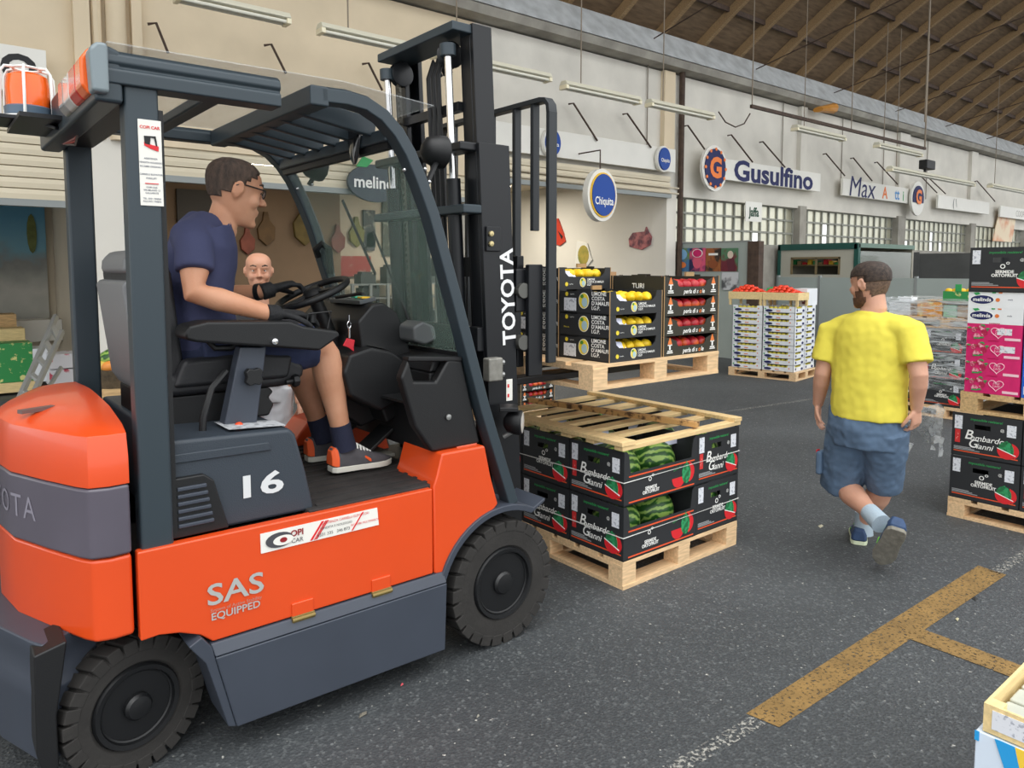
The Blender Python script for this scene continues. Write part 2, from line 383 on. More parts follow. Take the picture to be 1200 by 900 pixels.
# ---------------- the forklift truck ----------------
ORANGE = M('truck_orange', 'dd4c1b', .32, var=.03, scale=3, coat=.35)
CWGREY = M('counterweight_grey', '5a5560', .35, var=.08, scale=4, coat=.3)
BODYG = M('truck_dark_grey', '3c424d', .45, var=.06, scale=5)
HOODG = M('hood_dark_grey', '333b44', .5, bump=.15, bscale=250)
GUARD = M('guard_blue_grey', '333e45', .4, metal=.1)
BLK = M('black_plastic', '111214', .5, bump=.08, bscale=250)
BLKM = M('black_mast_paint', '15171b', .38, metal=.1)
MATF = M('rubber_floor_mat', '2b2827', .8, var=.25, scale=14)
RUB = M('tyre_rubber', '2c2a28', .85, var=.25, scale=9, bump=.2, bscale=60)
CHRM = M('chrome', 'e8e8ea', .12, metal=1)
STL = M('bare_steel', 'a9aaa8', .35, metal=.8)
SEATV = M('seat_vinyl', '202124', .55, bump=.1, bscale=120)
SHELL = M('seat_shell_grey', '6c6e70', .5)
GLASS = M('windscreen_glass', 'b9d6c8', .03, alpha=.13)
CLEAR = M('roof_sheet', 'dfe3e4', .1, alpha=.25)
AMBER = M('amber_lens', 'ff6a1a', .2, coat=.5); REDL = M('red_lens', 'd8281c', .2, coat=.5); CLRL = M('clear_lens', 'd5d2cd', .15, coat=.5)
SPRNT = M('silver_print', 'b9bab6', .4, metal=.2)
YN, YF, YC = 2.41, 3.59, 3.0
FK = thing('forklift', 'orange and dark grey electric forklift carrying a raised pallet of lemons', 'forklift', (1.2, 3.0, 0))
# counterweight
half = [(.475, 2.42), (.42, 2.415), (.37, 2.43), (.345, 2.47), (.28, 2.62), (.21, 2.80), (.18, 3.0)]
plan = half+[(x, 6.0-y) for x, y in half[-2::-1]]
def ring(k, z, grow=0):
    out = []
    for x, y in plan:
        xx = .475-(.475-x)*(1-k)-(grow if x < .47 else 0); yy = 3+(y-3)*(1-k)+(-grow if y < 3 else grow)
        out.append((xx, yy, z(xx, yy) if callable(z) else z))
    return out
cw = MB().loft([ring(0, .50), ring(0, .52), ring(0, .755)]).build('counterweight', ORANGE, FK, bevel=.012)
MB().loft([ring(0, .757, .004), ring(0, .972, .004)]).build('band', CWGREY, cw, bevel=.01)
MB().loft([ring(0, .974, .002), ring(0, 1.055, .002), ring(.03, 1.125), ring(.12, 1.145), ring(.45, 1.175), ring(.8, 1.185), ring(.97, 1.188)]).build('hood', ORANGE, cw, bevel=.008, smooth=True, angle=25)
MB().prism([(.235, 2.80), (.245, 2.775), (.44, 2.845), (.43, 2.87)], 'z', 1.158, 1.170).build('slot', M('slot_grey', '6e5a55', .6), cw)
dv = V((.21-.345, 2.80-2.47, 0)).normalized()
Rm = Matrix((( -dv.x, 0, -dv.y*1, 0), (-dv.y, 0, dv.x, 0), (0, 1, 0, 0), (0, 0, 0, 1)))
for s_, p0, p1, al in (('TA', (.28, 2.62), (.21, 2.80), .62), ('YO', (.21, 2.80), (.18, 3.0), .45), ('TO', (.18, 3.0), (.21, 3.2), .45)):
    p0, p1 = V(p0+(0,)), V(p1+(0,)); xa = (p0-p1).normalized(); nr = V((xa.y, -xa.x, 0)); pc_ = p1.lerp(p0, 1-al)+nr*.0065
    text(s_, .105, M('emboss_grey', '8a8692', .35), FK, (pc_.x, pc_.y, .868), Matrix(((xa.x, 0, nr.x, 0), (xa.y, 0, nr.y, 0), (0, 1, 0, 0), (0, 0, 0, 1))), space=1.15)
bump = [(.24, 2.50), (.215, 2.55), (.14, 2.75), (.11, 3.0), (.14, 3.25), (.215, 3.45), (.24, 3.5), (.46, 3.4), (.46, 2.62)]
bp = MB()
bp.loft([[(x, y, z) for x, y in [(.30+(a-.30)*s, 3+(b-3)*s) for a, b in bump]] for z, s in ((.13, .97), (.33, 1.0), (.36, 1.02), (.385, .985), (.46, .985), (.475, 1.0), (.51, 1.0))]).build('bumper', BODYG, FK, bevel=.006)
MB().prism([(.215, .50), (.30, .52), (.285, .42), (.265, .30), (.265, .14), (.225, .13), (.21, .2)], 'y', 2.46, 2.62).build('mud_flap', BLK, FK, bevel=.006)
# chassis, panels
MB().box(.74, 1.60, 2.5, 3.5, .14, .74).box(.46, .75, 2.76, 3.24, .14, .74).box(.49, .75, 2.46, 3.54, .50, .74).box(1.6, 1.98, 2.66, 3.34, .16, .7).build('chassis', BLK, FK)
pan = [(.487, .757), (1.553, .752), (1.553, .405), (.70, .405), (.66, .44), (.60, .466), (.54, .478), (.487, .475)]
sp = MB().prism(pan, 'y', 2.41, 2.45).build('side_panel', ORANGE, FK, bevel=.006)
MB().prism(pan, 'y', 3.55, 3.59).build('side_panel', ORANGE, FK, bevel=.006)
for yy, s in ((2.41, 1), (3.59, -1)):
    sk = MB(); pr = [(.69, .40), (1.60, .40), (1.60, .355), (.70, .355)]
    sk.prism([(.70, .36), (1.603, .36), (1.592, .086), (.762, .10)], 'y', yy-.025*s, yy+.05*s)
    sk.add([(.69, yy-.005*s, .402), (1.60, yy-.005*s, .402), (1.603, yy-.025*s, .362), (.70, yy-.025*s, .362), (.69, yy+.05*s, .402), (1.60, yy+.05*s, .402), (1.603, yy+.05*s, .362), (.70, yy+.05*s, .362)],
           [(0, 1, 2, 3), (4, 5, 6, 7), (0, 1, 5, 4), (1, 2, 6, 5), (2, 3, 7, 6), (3, 0, 4, 7)])
    sk.build('side_skirt', BODYG, FK, bevel=.005)
    # rear arch lip
    MB().prism([(.69, .40), (.70, .36), (.762, .10), (.735, .11), (.67, .35), (.62, .42), (.66, .44)], 'y', yy-.02*s, yy+.16*s).build('arch_lip', BODYG, FK, bevel=.004)
    fa = arc(1.911, .265, .335, 158, 100, 10)
    MB().prism([(1.557, .757), (1.56, .40)]+fa+[(1.885, .62), (1.845, .75), (1.815, .885), (1.60, .885), (1.575, .80)], 'y', yy, yy+.30*s).build('front_fender', ORANGE, FK, bevel=.01)
    lip = MB(); a1 = arc(1.911, .265, .345, 172, 62, 16); a2 = arc(1.911, .265, .318, 62, 172, 16)
    lip.prism(a1+[(2.14, .60), (2.14, .585)]+a2, 'y', yy-.012*s, yy+.2*s).build('mudguard_lip', BODYG, FK, bevel=.004)
# reflector plate on the fender block
MB().box(1.70, 1.80, 2.45, 2.68, .886, .889).build('pink_plate', M('pink_sheen', 'f2866a', .25), FK)
# rear inside hinges on the panel
HNG = M('brass_hinge', '8b7a4a', .5, metal=.6)
for px, py in ((355, 712), (447, 686)):
    p = U(px, py, 'y', 2.405)
    MB().box(p.x-.04, p.x+.04, 2.403, 2.412, .40, .455).build('hinge_plate', ORANGE, FK, bevel=.004)
    MB().box(p.x-.042, p.x+.042, 2.398, 2.412, .385, .41).tube([(p.x-.042, 2.398, .398), (p.x+.042, 2.398, .398)], .008, 8).build('hinge', HNG, FK, bevel=.002)
# floor mat with ridges
MB().box(1.05, 1.66, 2.435, 3.56, .72, .762).build('floor_plate', MATF, FK, bevel=.004)
rid = MB()
for i in range(15): y = 2.46+i*.075; rid.box(1.09, 1.60, y, y+.02, .762, .768)
rid.build('floor_ridges', MATF, FK)
# seat hood (battery cover) with the vent
hood = MB().prism([(.60, .757), (1.085, .75), (1.055, .90), (1.02, 1.035), (1.00, 1.06), (.60, 1.075)], 'y', 2.465, 3.535).build('seat_hood', HOODG, FK, bevel=.015)
MB().prism([(.60, 1.0), (.93, .995), (.92, 1.025), (.60, 1.03)], 'y', 2.458, 2.47).build('hood_ledge', HOODG, FK, bevel=.004)
MB().prism([(.595, .955), (.70, .955), (.73, .93), (.775, .76), (.595, .76)], 'y', 2.445, 2.47).build('vent_panel', BLK, FK, bevel=.006)
for i in range(6):
    z = .80+i*.024; MB().bar((.615, 2.442, z), (.725-.008*i/2, 2.442, z), .012, .012).build('vent_louver', BODYG, FK, bevel=.003)
text('16', .105, M('white_number', 'd6d9da', .5), FK, (.885, 2.462, .878), '-y', bold=.025, sx=1.65)
MB().add([(.80, 2.50, 1.078), (1.0, 2.50, 1.066), (1.0, 2.62, 1.066), (.80, 2.66, 1.078)], [(0, 1, 2, 3)]).build('paper_sheet', M('grey_paper', 'b9bcc0', .7, col2='8f9296', scale=40, thr=(.5, .6)), FK)
# lettering and stickers on the side panel
x0 = U(245, 700, 'y', 2.408).x
text('SAS', .098, SPRNT, FK, (.778, 2.406, .560), '-y', bold=.015, sx=1.22)
text('System of Active Stability', .0165, M('print_red_grey', 'b98a7c', .5), FK, (.778, 2.406, .511), '-y')
text('EQUIPPED', .034, SPRNT, FK, (.776, 2.406, .489), '-y', bold=.015, sx=1.05)
a, b, c, d = U(305, 626, 'y', 2.407), U(442, 595, 'y', 2.407), U(444, 615, 'y', 2.407), U(306, 649, 'y', 2.407)
stk = MB().add([a, b, c, d, a+V((0, .002, 0)), b+V((0, .002, 0)), c+V((0, .002, 0)), d+V((0, .002, 0))], [(0, 1, 2, 3), (4, 5, 6, 7), (0, 1, 5, 4), (1, 2, 6, 5), (2, 3, 7, 6), (3, 0, 4, 7)]).build('company_sticker', WHITE, FK)
cz = (a.z+d.z)/2
logo = MB().prism(ngon(20, .048, .026, a.x+.065, cz), 'y', 2.4035, 2.406).build('logo_swoosh', M('logo_grey', '4a4a4e', .4), stk)
MB().prism(ngon(20, .036, .017, a.x+.078, cz-.003), 'y', 2.402, 2.404).build('logo_swoosh', WHITE, stk)
MB().prism(ngon(12, .013, .009, a.x+.078, cz-.002), 'y', 2.401, 2.403).build('logo_swoosh', M('dark_red', '8e1c22', .5), stk)
text('OPI', .03, M('dark_red', '8e1c22', .5), FK, (a.x+.128, 2.404, cz+.010), '-y', bold=.03)
text('CAR', .022, M('logo_grey', '4a4a4e', .4), FK, (a.x+.128, 2.404, cz-.016), '-y')
for k, w in ((.175, .008), (.19, .004), (.197, .004), (.335, .005)):
    MB().prism([(a.x+k, d.z+.004), (a.x+k+w, d.z+.004), (a.x+k+.045+w, a.z-.004), (a.x+k+.045, a.z-.004)], 'y', 2.4045, 2.4065).build('sticker_stripe', REDP, stk)
text('ASSISTENZA CARRELLI ELEVATORI', .0125, REDP, FK, (a.x+.31, 2.404, cz+.022), '-y'); text('VENDITA E NOLEGGIO', .012, M('logo_grey', '4a4a4e', .4), FK, (a.x+.275, 2.404, cz+.004), '-y')
text('0331 335   346 873', .016, M('logo_grey', '4a4a4e', .4), FK, (a.x+.265, 2.404, cz-.018), '-y'); text('RICAMBI MULTIMARCA', .011, REDP, FK, (a.x+.39, 2.404, cz-.010), '-y')
# overhead guard
def post(y0, y1, name='guard_post'):
    MB().box(.502, .598, y0, y1, .74, 2.18).build(name, GUARD, FK, bevel=.012)
post(2.425, 2.50); post(3.50, 3.575)
MB().box(.594, .612, 2.44, 2.49, .77, 2.1).build('post_seal', BLK, FK)
pathA = [(1.12, 2.225), (1.22, 2.228), (1.30, 2.218), (1.37, 2.185), (1.43, 2.13), (1.48, 2.06), (1.53, 1.96), (1.585, 1.83), (1.69, 1.50), (1.83, 1.04), (1.985, .60)]
def pillar(y, start=None):
    pts = ([start] if start else [])+pathA
    rings = []
    for i, (x, z) in enumerate(pts):
        p0 = pts[max(i-1, 0)]; p1 = pts[min(i+1, len(pts)-1)]; d = V((p1[0]-p0[0], 0, p1[1]-p0[1])).normalized(); nrm = V((d.z, 0, -d.x))*-1
        c = V((x, y, z)); prof = [(-.035, -.03), (-.035, .012), (-.012, .03), (.012, .03), (.02, .02), (.035, .02), (.035, -.03)]
        rings.append([c+V((0, u, 0))+nrm*w for u, w in prof] if y > 3 else [c+V((0, -u, 0))+nrm*w for u, w in prof])
    return MB().loft(rings).build('front_pillar', GUARD, FK, bevel=.006, smooth=True)
pn = pillar(2.455); pf = pillar(3.545, (.58, 2.225))
sec = [(-.045, -.05), (-.045, -.01), (-.035, .0), (-.045, .012), (-.04, .035), (-.02, .05), (.02, .05), (.045, .03), (.045, -.05)]
MB().prism([(2.455+u, 2.205+w) for u, w in sec], 'x', .45, .975).build('guard_rail', GUARD, FK, bevel=.006, smooth=True)
# rear cross beam with lamps
MB().prism([(.425, 2.10), (.425, 2.25), (.46, 2.265), (.50, 2.25), (.50, 2.10)], 'y', 2.415, 3.585).build('rear_beam', GUARD, FK, bevel=.012)
MB().box(.50, .60, 2.5, 3.5, 2.12, 2.2).build('rear_beam', BLK, FK)
cap = MB().prism([(.415, 2.12), (.41, 2.24), (.43, 2.262), (.46, 2.262), (.46, 2.12)], 'y', 2.385, 2.455).build('lamp_cluster', M('lamp_cap_grey', '7f8b90', .4), FK, bevel=.012)
for y0, y1, m_ in ((2.457, 2.55, AMBER), (2.552, 2.67, REDL), (2.672, 2.78, CLRL), (2.782, 2.88, M('smoke_lens', '9a9a98', .2, coat=.5))):
    MB().prism([(.417, 2.125), (.398, 2.15), (.398, 2.225), (.42, 2.258), (.45, 2.258), (.45, 2.125)], 'y', y0, y1).build('lens', m_, cap, bevel=.008)
# cross members and slats of the roof
MB().box(.80, .86, 2.49, 3.52, 2.195, 2.235).build('roof_crossbar', GUARD, FK, bevel=.008)
MB().box(1.08, 1.15, 2.42, 3.52, 2.18, 2.25).build('roof_crossbar', GUARD, FK, bevel=.008)
MB().box(1.40, 1.46, 2.48, 3.52, 2.10, 2.15).build('roof_crossbar', GUARD, FK, bevel=.008)
for i in range(6):
    y = 2.60+i*.155; MB().bar((1.1, y, 2.215), (1.42, y, 2.165), .03, .07).build('roof_slat', GUARD, FK, bevel=.006)
MB().add([(.46, 2.41, 2.268), (1.20, 2.41, 2.272), (1.56, 2.39, 2.235), (1.56, 3.59, 2.235), (1.20, 3.59, 2.272), (.46, 3.59, 2.268)]+[(.46, 2.41, 2.272), (1.20, 2.41, 2.276), (1.56, 2.39, 2.239), (1.56, 3.59, 2.239), (1.20, 3.59, 2.276), (.46, 3.59, 2.272)],
         [(0, 1, 4, 5), (1, 2, 3, 4), (6, 7, 10, 11), (7, 8, 9, 10), (0, 1, 7, 6), (1, 2, 8, 7), (2, 3, 9, 8), (3, 4, 10, 9), (4, 5, 11, 10), (5, 0, 6, 11)]).build('roof_sheet', CLEAR, FK)
# windscreen
g = MB(); pts = [(1.43, 2.10), (1.50, 1.99), (1.56, 1.83), (1.665, 1.50), (1.74, 1.26)]
g.loft([[(x, 2.49, z), (x, 3.51, z), (x+.006, 3.51, z), (x+.006, 2.49, z)] for x, z in pts]).build('windscreen', GLASS, FK, smooth=True)
MB().bar((1.43, 2.49, 2.10), (1.43, 3.51, 2.10), .03, .05).build('windscreen_frame', BLK, FK)
MB().bar((1.745, 2.49, 1.26), (1.745, 3.51, 1.26), .03, .03).build('windscreen_frame', BLK, FK)
# wiper motor on the glass
p = U(490, 390, 'y', 2.72)
MB().prism([(p.x-.055, p.z-.03), (p.x-.06, p.z+.03), (p.x-.01, p.z+.055), (p.x+.05, p.z+.03), (p.x+.06, p.z-.03), (p.x, p.z-.05)], 'y', 2.66, 2.80).build('wiper_motor', M('motor_grey', '4c4f50', .45), FK, bevel=.012)
MB().tube([p+V((0, .06, .03)), p+V((-.02, .35, .45))], .006, 6).build('wiper_arm', BLK, FK)
MB().bar(p+V((-.04, .3, .25)), p+V((-.1, .5, .6)), .006, .012).build('wiper_blade', BLK, FK)
# interior mirror and work lamps
p = U(415, 163, 'y', 2.72)
MB().loft([[p+V((a*s*.6, b*s, h)) for a, b in ngon(12, .03, .06)] for h, s in ((-.1, .2), (-.07, .6), (0, .9), (.06, 1), (.085, .8))]).build('inner_mirror', M('mirror_black', '1a1a1c', .12, coat=.8), FK, smooth=True)
MB().tube([p+V((0, 0, .08)), p+V((.03, .02, .13))], .008, 6).build('mirror_stem', BLK, FK)
def lamp(p, d, r, name='work_lamp'):
    d = V(d).normalized(); o = MB().lathe([(r*.35, -r*1.1), (r*.8, -r*.8), (r, -.1*r), (r*1.02, r*.35), (r*.9, r*.45)], p, d, 10).build(name, BLK, FK, smooth=True)
    MB().lathe([(r*.88, r*.46), (r*.5, r*.52), (.001, r*.54)], p, d, 10).build('lens', CLRL, o, smooth=True)
lamp(U(514, 178, 'y', 2.60), (1, -.1, -.1), .068); MB().tube([U(514, 185, 'y', 2.60), U(500, 215, 'y', 2.5)], .012, 6).build('lamp_bracket', BLK, FK)
lamp(U(372, 196, 'y', 3.5), (1, .1, -.1), .068); MB().tube([U(372, 200, 'y', 3.5), U(362, 217, 'y', 3.53)], .012, 6).build('lamp_bracket', BLK, FK)
for px, py, y in ((498, 198, 2.44), (503, 213, 2.44), (474, 199, 2.44), (366, 216, 3.5), (349, 221, 3.5), (371, 152, 3.0)):
    MB().ell(U(px, py, 'y', y), .008, 8, 6).build('bolt', CHRM, FK, smooth=True)
# grab handle on the far pillar
MB().tube([U(373, 300, 'y', 3.5), U(370, 292, 'y', 3.48), U(377, 286, 'y', 3.46), U(385, 291, 'y', 3.46), U(388, 320, 'y', 3.5)], .018, 8).build('grab_handle', BLK, FK, smooth=True)
# beacon
p = U(30, 122, 'x', .40); p = V((.40, 3.28, 2.17))
bc = MB().box(.30, .46, 3.0, 3.42, 2.135, 2.15).build('beacon_bracket', BLKM, FK)
bx = U(33, 118, 'y', 3.3); bx = V((bx.x, 3.3, bx.z-.06))
bea = MB().lathe([(.075, 0), (.078, .03), (.07, .035)], bx, 'z', 20).build('beacon', M('beacon_base', '5a6d80', .4), FK, smooth=True)
MB().lathe([(.07, .035), (.072, .10), (.066, .145), (.05, .155), (.001, .157)], bx, 'z', 20).build('beacon_lens', AMBER, bea, smooth=True)
cage = MB()
for k in range(6):
    an = k*math.pi/3+.3; c_, s_ = math.cos(an), math.sin(an)
    cage.tube([bx+V((.095*c_, .095*s_, -.01)), bx+V((.09*c_, .09*s_, .15)), bx+V((.075*c_, .075*s_, .172)), bx+V((.045*c_, .045*s_, .175))], .0055, 6)
cage.tube([bx+V((.045*math.cos(t*.5236), .045*math.sin(t*.5236), .175)) for t in range(12)], .005, 6, closed=True)
cage.tube([bx+V((.095*math.cos(t*.5236), .095*math.sin(t*.5236), -.01)) for t in range(12)], .005, 6, closed=True)
cage.build('beacon_cage', M('cage_white', 'e4e4e0', .4), bea, smooth=True)
MB().box(bx.x-.11, bx.x+.11, bx.y-.11, bx.y+.11, bx.z-.03, bx.z-.015).bar(bx+V((.05, -.05, -.022)), V((.46, 3.1, 2.12)), .10, .012).build('beacon_plate', BLKM, FK, bevel=.003)
for m_, o_ in ((M('wire_red', 'b8483c', .5), 0), (M('wire_pink', 'c9928a', .5), .012), (M('wire_grey', '6f6a64', .5), -.012)):
    MB().tube([U(40, 137, 'x', .40)+V((0, 0, o_)), U(58, 146, 'x', .44), U(67, 160, 'x', .45), U(75, 169, 'x', .47), U(88, 166, 'x', .48)+V((0, 0, o_)), U(91, 155, 'x', .48), U(87, 135, 'x', .47)], .004, 5).build('wire', m_, FK, smooth=True)
# post sticker
a, b = U(161, 139, 'y', 2.423), U(192, 242, 'y', 2.423)
st = MB().box(a.x, b.x, 2.4215, 2.4245, b.z, a.z).build('post_sticker', WHITE, FK, bevel=.001)
mx = (a.x+b.x)/2; hh = a.z-b.z; ww = b.x-a.x
def sv(t): return a.z-hh*t
text('COPI CAR', ww*.19, REDP, FK, (mx, 2.4205, sv(.09)), '-y', bold=.03)
MB().prism([(mx-.26*ww, sv(.30)), (mx+.02*ww, sv(.335)), (mx+.34*ww, sv(.36)), (mx+.36*ww, sv(.30)), (mx+.1*ww, sv(.29)), (mx-.26*ww, sv(.26))], 'y', 2.4195, 2.4215).build('printed_truck', REDP, st)
MB().prism([(mx-.24*ww, sv(.28)), (mx-.26*ww, sv(.19)), (mx+.24*ww, sv(.185)), (mx+.3*ww, sv(.30)), (mx+.24*ww, sv(.30)), (mx+.17*ww, sv(.21)), (mx+.02*ww, sv(.205)), (mx-.02*ww, sv(.29))], 'y', 2.4192, 2.4212).build('printed_truck', BLACKP, st)
GR = M('print_grey', '6f7280', .6)
for k, s_ in enumerate(['ASSISTENZA', 'VENDITA NOLEGGIO', 'RICAMBI ORIGINALI', '', 'CARRELLI ELEVATORI', 'FORKLIFT']):
    if s_: text(s_, ww*.105, GR, FK, (mx, 2.4205, sv(.45+.046*k)), '-y', bold=.02)
MB().box(mx-.28*ww, mx+.3*ww, 2.4195, 2.4215, sv(.745), sv(.735)).build('printed_rule', REDP, st)
for k, s_ in enumerate(['COPI CAR', 'VIA MILANO 12', 'GALLARATE', '', 'TEL. 0331 790020', 'FAX 0331 790870']):
    if s_: text(s_, ww*.105, GR, FK, (mx, 2.4205, sv(.785+.033*k)), '-y', bold=.02)
# wheels
def wheel(c, r, w, rim, nb, near, rz=0):
    C0 = V(c); c = (0, 0, 0)
    t = MB().lathe([(rim, -w/2+.02), (rim+.02, -w/2), (r-.03, -w/2), (r-.012, -w/2+.02), (r-.012, w/2-.02), (r-.03, w/2), (rim+.02, w/2), (rim, w/2-.02)], c, 'y', 40, closed=True).build('wheel', RUB, FK, smooth=True, loc=C0-FK.location)
    t.rotation_euler = (0, 0, rz)
    nl = 26; tr = MB()
    for k in range(nl):
        for sd in (-1, 1):
            an = 2*math.pi*(k+(.5 if sd > 0 else 0))/nl; ca, sa = math.cos(an), math.sin(an)
            rad = V((ca, 0, sa)); tan = V((-sa, 0, ca)); y0 = -w/2-.002 if sd < 0 else 0.0; y1 = 0 if sd < 0 else w/2+.002
            vs = []
            for rr in (r-.045, r):
                hw = .072*r/.27*.36
                for yy, sh in ((y0, -.01 if sd < 0 else .012), (y1, .012 if sd < 0 else -.01)):
                    for q in (-hw, hw): vs.append(rad*rr+tan*(q+sh)+V((0, yy, 0)))
            tr.add(vs, [(0, 1, 3, 2), (4, 5, 7, 6), (0, 1, 5, 4), (2, 3, 7, 6), (0, 2, 6, 4), (1, 3, 7, 5)])
    tr.build('tread', RUB, t, bevel=.004)['kind'] = 'stuff'
    RIM = M('rim_black', '141517', .4); o = -w/2; hub = o-.008 if near == 'f' else o-.015
    MB().lathe([(rim+.014, o+.012), (rim+.006, o-.006), (rim-.008, o-.004), (rim-.014, o+.02), (rim*.8, o+.03), (rim*.78, o+.06), (rim*.36, o+.055), (rim*.34, hub+.01), (rim*.28, hub), (rim*.12, hub-.004), (.001, hub-.004)], c, 'y', 32).build('rim', RIM, t, smooth=True, angle=30)
    MB().tube([(rim*.9*math.cos(k*.196), o+.012, rim*.9*math.sin(k*.196)) for k in range(32)], .006, 6, closed=True).build('rim_ring', RIM, t, smooth=True)
    for k in range(nb):
        an = 2*math.pi*k/nb+.3; q = V((math.cos(an)*rim*.55, o+.05, math.sin(an)*rim*.55))
        MB().lathe([(.016, 0), (.016, -.016), (.009, -.018), (.009, -.030), (.001, -.031)], q, 'y', 6).build('wheel_nut', M('nut_steel', '77756f', .4, metal=.6), t)
wheel((1.911, 2.50, .268), .268, .19, .145, 6, 'f')
wheel((.475, 2.59, .22), .22, .17, .125, 7, 'r', .2)
wheel((1.911, 3.50, .268), .268, .19, .145, 6, 'f')
wheel((.475, 3.41, .22), .22, .17, .125, 7, 'r', .2)
# white guard sheet low behind the wheel
MB().prism([(2.14, .40), (2.22, .38), (2.2, .27), (2.155, .22), (2.12, .3)], 'y', 2.62, 2.63).build('splash_guard', M('lilac_plastic', 'd8cfe0', .5), FK, bevel=.004)
# seat
MB().prism([(.62, 1.06), (1.03, 1.06), (1.05, 1.10), (1.03, 1.13), (1.05, 1.15), (1.03, 1.17), (.62, 1.17)], 'y', 2.74, 3.26).build('seat_suspension', BLK, FK, bevel=.008)
MB().prism([(.66, 1.17), (1.12, 1.17), (1.17, 1.20), (1.17, 1.25), (1.12, 1.275), (.70, 1.25), (.66, 1.25)], 'y', 2.72, 3.28).build('seat_cushion', SEATV, FK, bevel=.025, smooth=True)
for y in (2.725, 3.245): MB().prism([(.68, 1.2), (1.1, 1.2), (1.12, 1.29), (.95, 1.31), (.72, 1.30)], 'y', y-.02, y+.05).build('seat_bolster', SEATV, FK, bevel=.02, smooth=True)
MB().prism([(.64, 1.20), (.74, 1.20), (.70, 1.62), (.60, 1.64), (.57, 1.62), (.60, 1.25)], 'y', 2.75, 3.25).build('seat_back', SEATV, FK, bevel=.03, smooth=True)
MB().prism([(.615, 1.17), (.64, 1.17), (.60, 1.58), (.555, 1.58), (.545, 1.56), (.585, 1.22)], 'y', 2.77, 3.23).build('seat_shell', SHELL, FK, bevel=.015, smooth=True)
MB().prism([(.555, 1.60), (.66, 1.60), (.65, 1.66), (.63, 1.69), (.585, 1.685), (.56, 1.65)], 'y', 2.80, 3.2).build('headrest', SHELL, FK, bevel=.025, smooth=True)
# armrest console with lever box
ar = MB().prism([(.685, 1.405), (.70, 1.43), (.76, 1.442), (1.05, 1.430), (1.10, 1.41), (1.235, 1.385), (1.245, 1.365), (1.16, 1.315), (1.02, 1.335), (.72, 1.375), (.69, 1.385)], 'y', 2.56, 2.70).build('armrest', BLK, FK, bevel=.02, smooth=True)
MB().prism([(.95, 1.34), (.88, 1.345), (.815, 1.07), (.87, 1.055), (.93, 1.055), (.975, 1.345)], 'y', 2.60, 2.66).build('armrest_stalk', BODYG, FK, bevel=.006)
kp = U(296, 441, 'y', 2.585)
MB().prism([(kp.x+.036*math.cos(t*math.pi/6)*(1 if t % 3 else .72), kp.z+.036*math.sin(t*math.pi/6)*(1 if t % 3 else .72)) for t in range(12)], 'y', 2.56, 2.59).build('clamp_knob', BLK, FK, bevel=.004)
MB().ell(U(280, 500, 'y', 2.585), .017, 12, 8).build('release_knob', M('knob_orange', 'f0522a', .3), FK, smooth=True)
MB().tube([U(275, 505, 'y', 2.585), U(245, 512, 'y', 2.6)], .01, 6).build('release_lever', BLK, FK)
MB().tube([U(265, 435, 'y', 2.63), U(248, 455, 'y', 2.6), U(238, 490, 'y', 2.58), U(237, 520, 'y', 2.58)], .012, 8).build('cable', BLK, FK, smooth=True)
MB().lathe([(.011, 0), (.011, -.012), (.001, -.014)], U(321, 400, 'y', 2.56), 'y', 10).build('bolt', CHRM, FK, smooth=True)
MB().tube([U(366, 378, 'y', 2.62), U(367, 366, 'y', 2.62)], .012, 8).build('lever', BLK, FK, smooth=True)
MB().tube([U(359, 383, 'y', 2.60), U(361, 368, 'y', 2.60), U(388, 365, 'y', 2.60), U(384, 385, 'y', 2.60)], .004, 6).build('lever_guard', BLK, FK, smooth=True)
MB().tube([U(335, 448, 'y', 2.7), U(346, 446, 'y', 2.7)], .01, 8).lathe([(.022, -.01), (.026, 0), (.022, .012), (.01, .014)], U(346, 446, 'y', 2.7), 'x', 8).build('height_knob', BLK, FK, smooth=True)
MB().tube([U(245, 400, 'y', 2.7), U(252, 408, 'y', 2.68), U(270, 408, 'y', 2.68), U(285, 400, 'y', 2.68)], .012, 8).build('armrest_loop', BLK, FK, smooth=True)
# dashboard, steering column and wheel
MB().prism([(1.45, 1.25), (1.43, 1.40), (1.50, 1.47), (1.555, 1.475), (1.62, 1.43), (1.70, 1.22), (1.66, 1.0), (1.56, .95)], 'y', 2.78, 3.35).build('dashboard', BLK, FK, bevel=.012)
MB().prism([(1.40, 1.0), (1.50, .92), (1.60, .95), (1.55, 1.3), (1.44, 1.35)], 'y', 2.9, 3.1).build('steering_column', BLK, FK, bevel=.015)
MB().bar((1.475, 3.0, 1.475), (1.555, 3.0, 1.49), .3, .02).build('display', M('display_grey', '505456', .3), FK, bevel=.004)
for k, m_ in enumerate((YELL, M('mint', '4fc8a0', .5), WHITE, WHITE)):
    MB().box(1.49+.0, 1.53, 2.86+.06*k, 2.90+.06*k, 1.4925, 1.4995).build('display_sticker', m_, FK)
wc = V((1.33, 3.0, 1.515)); ax = V((-.42, 0, 1)).normalized(); A_, B_ = frame(ax)
MB().tube([wc+A_*(.155*math.cos(t*math.pi/16))+B_*(.155*math.sin(t*math.pi/16)) for t in range(32)], .0145, 10, closed=True).build('steering_wheel', BLK, FK, smooth=True)
swh = MB()
for an in (.5, 2.6, 4.7): swh.bar(wc, wc+A_*(.15*math.cos(an))+B_*(.15*math.sin(an)), .03, .012, ax)
swh.lathe([(.045, -.03), (.05, 0), (.03, .02), (.001, .025)], wc, ax, 14).build('wheel_spokes', BLK, FK, smooth=True)
MB().tube([wc, wc-ax*.3], .03, 10).build('wheel_shaft', BLK, FK, smooth=True)
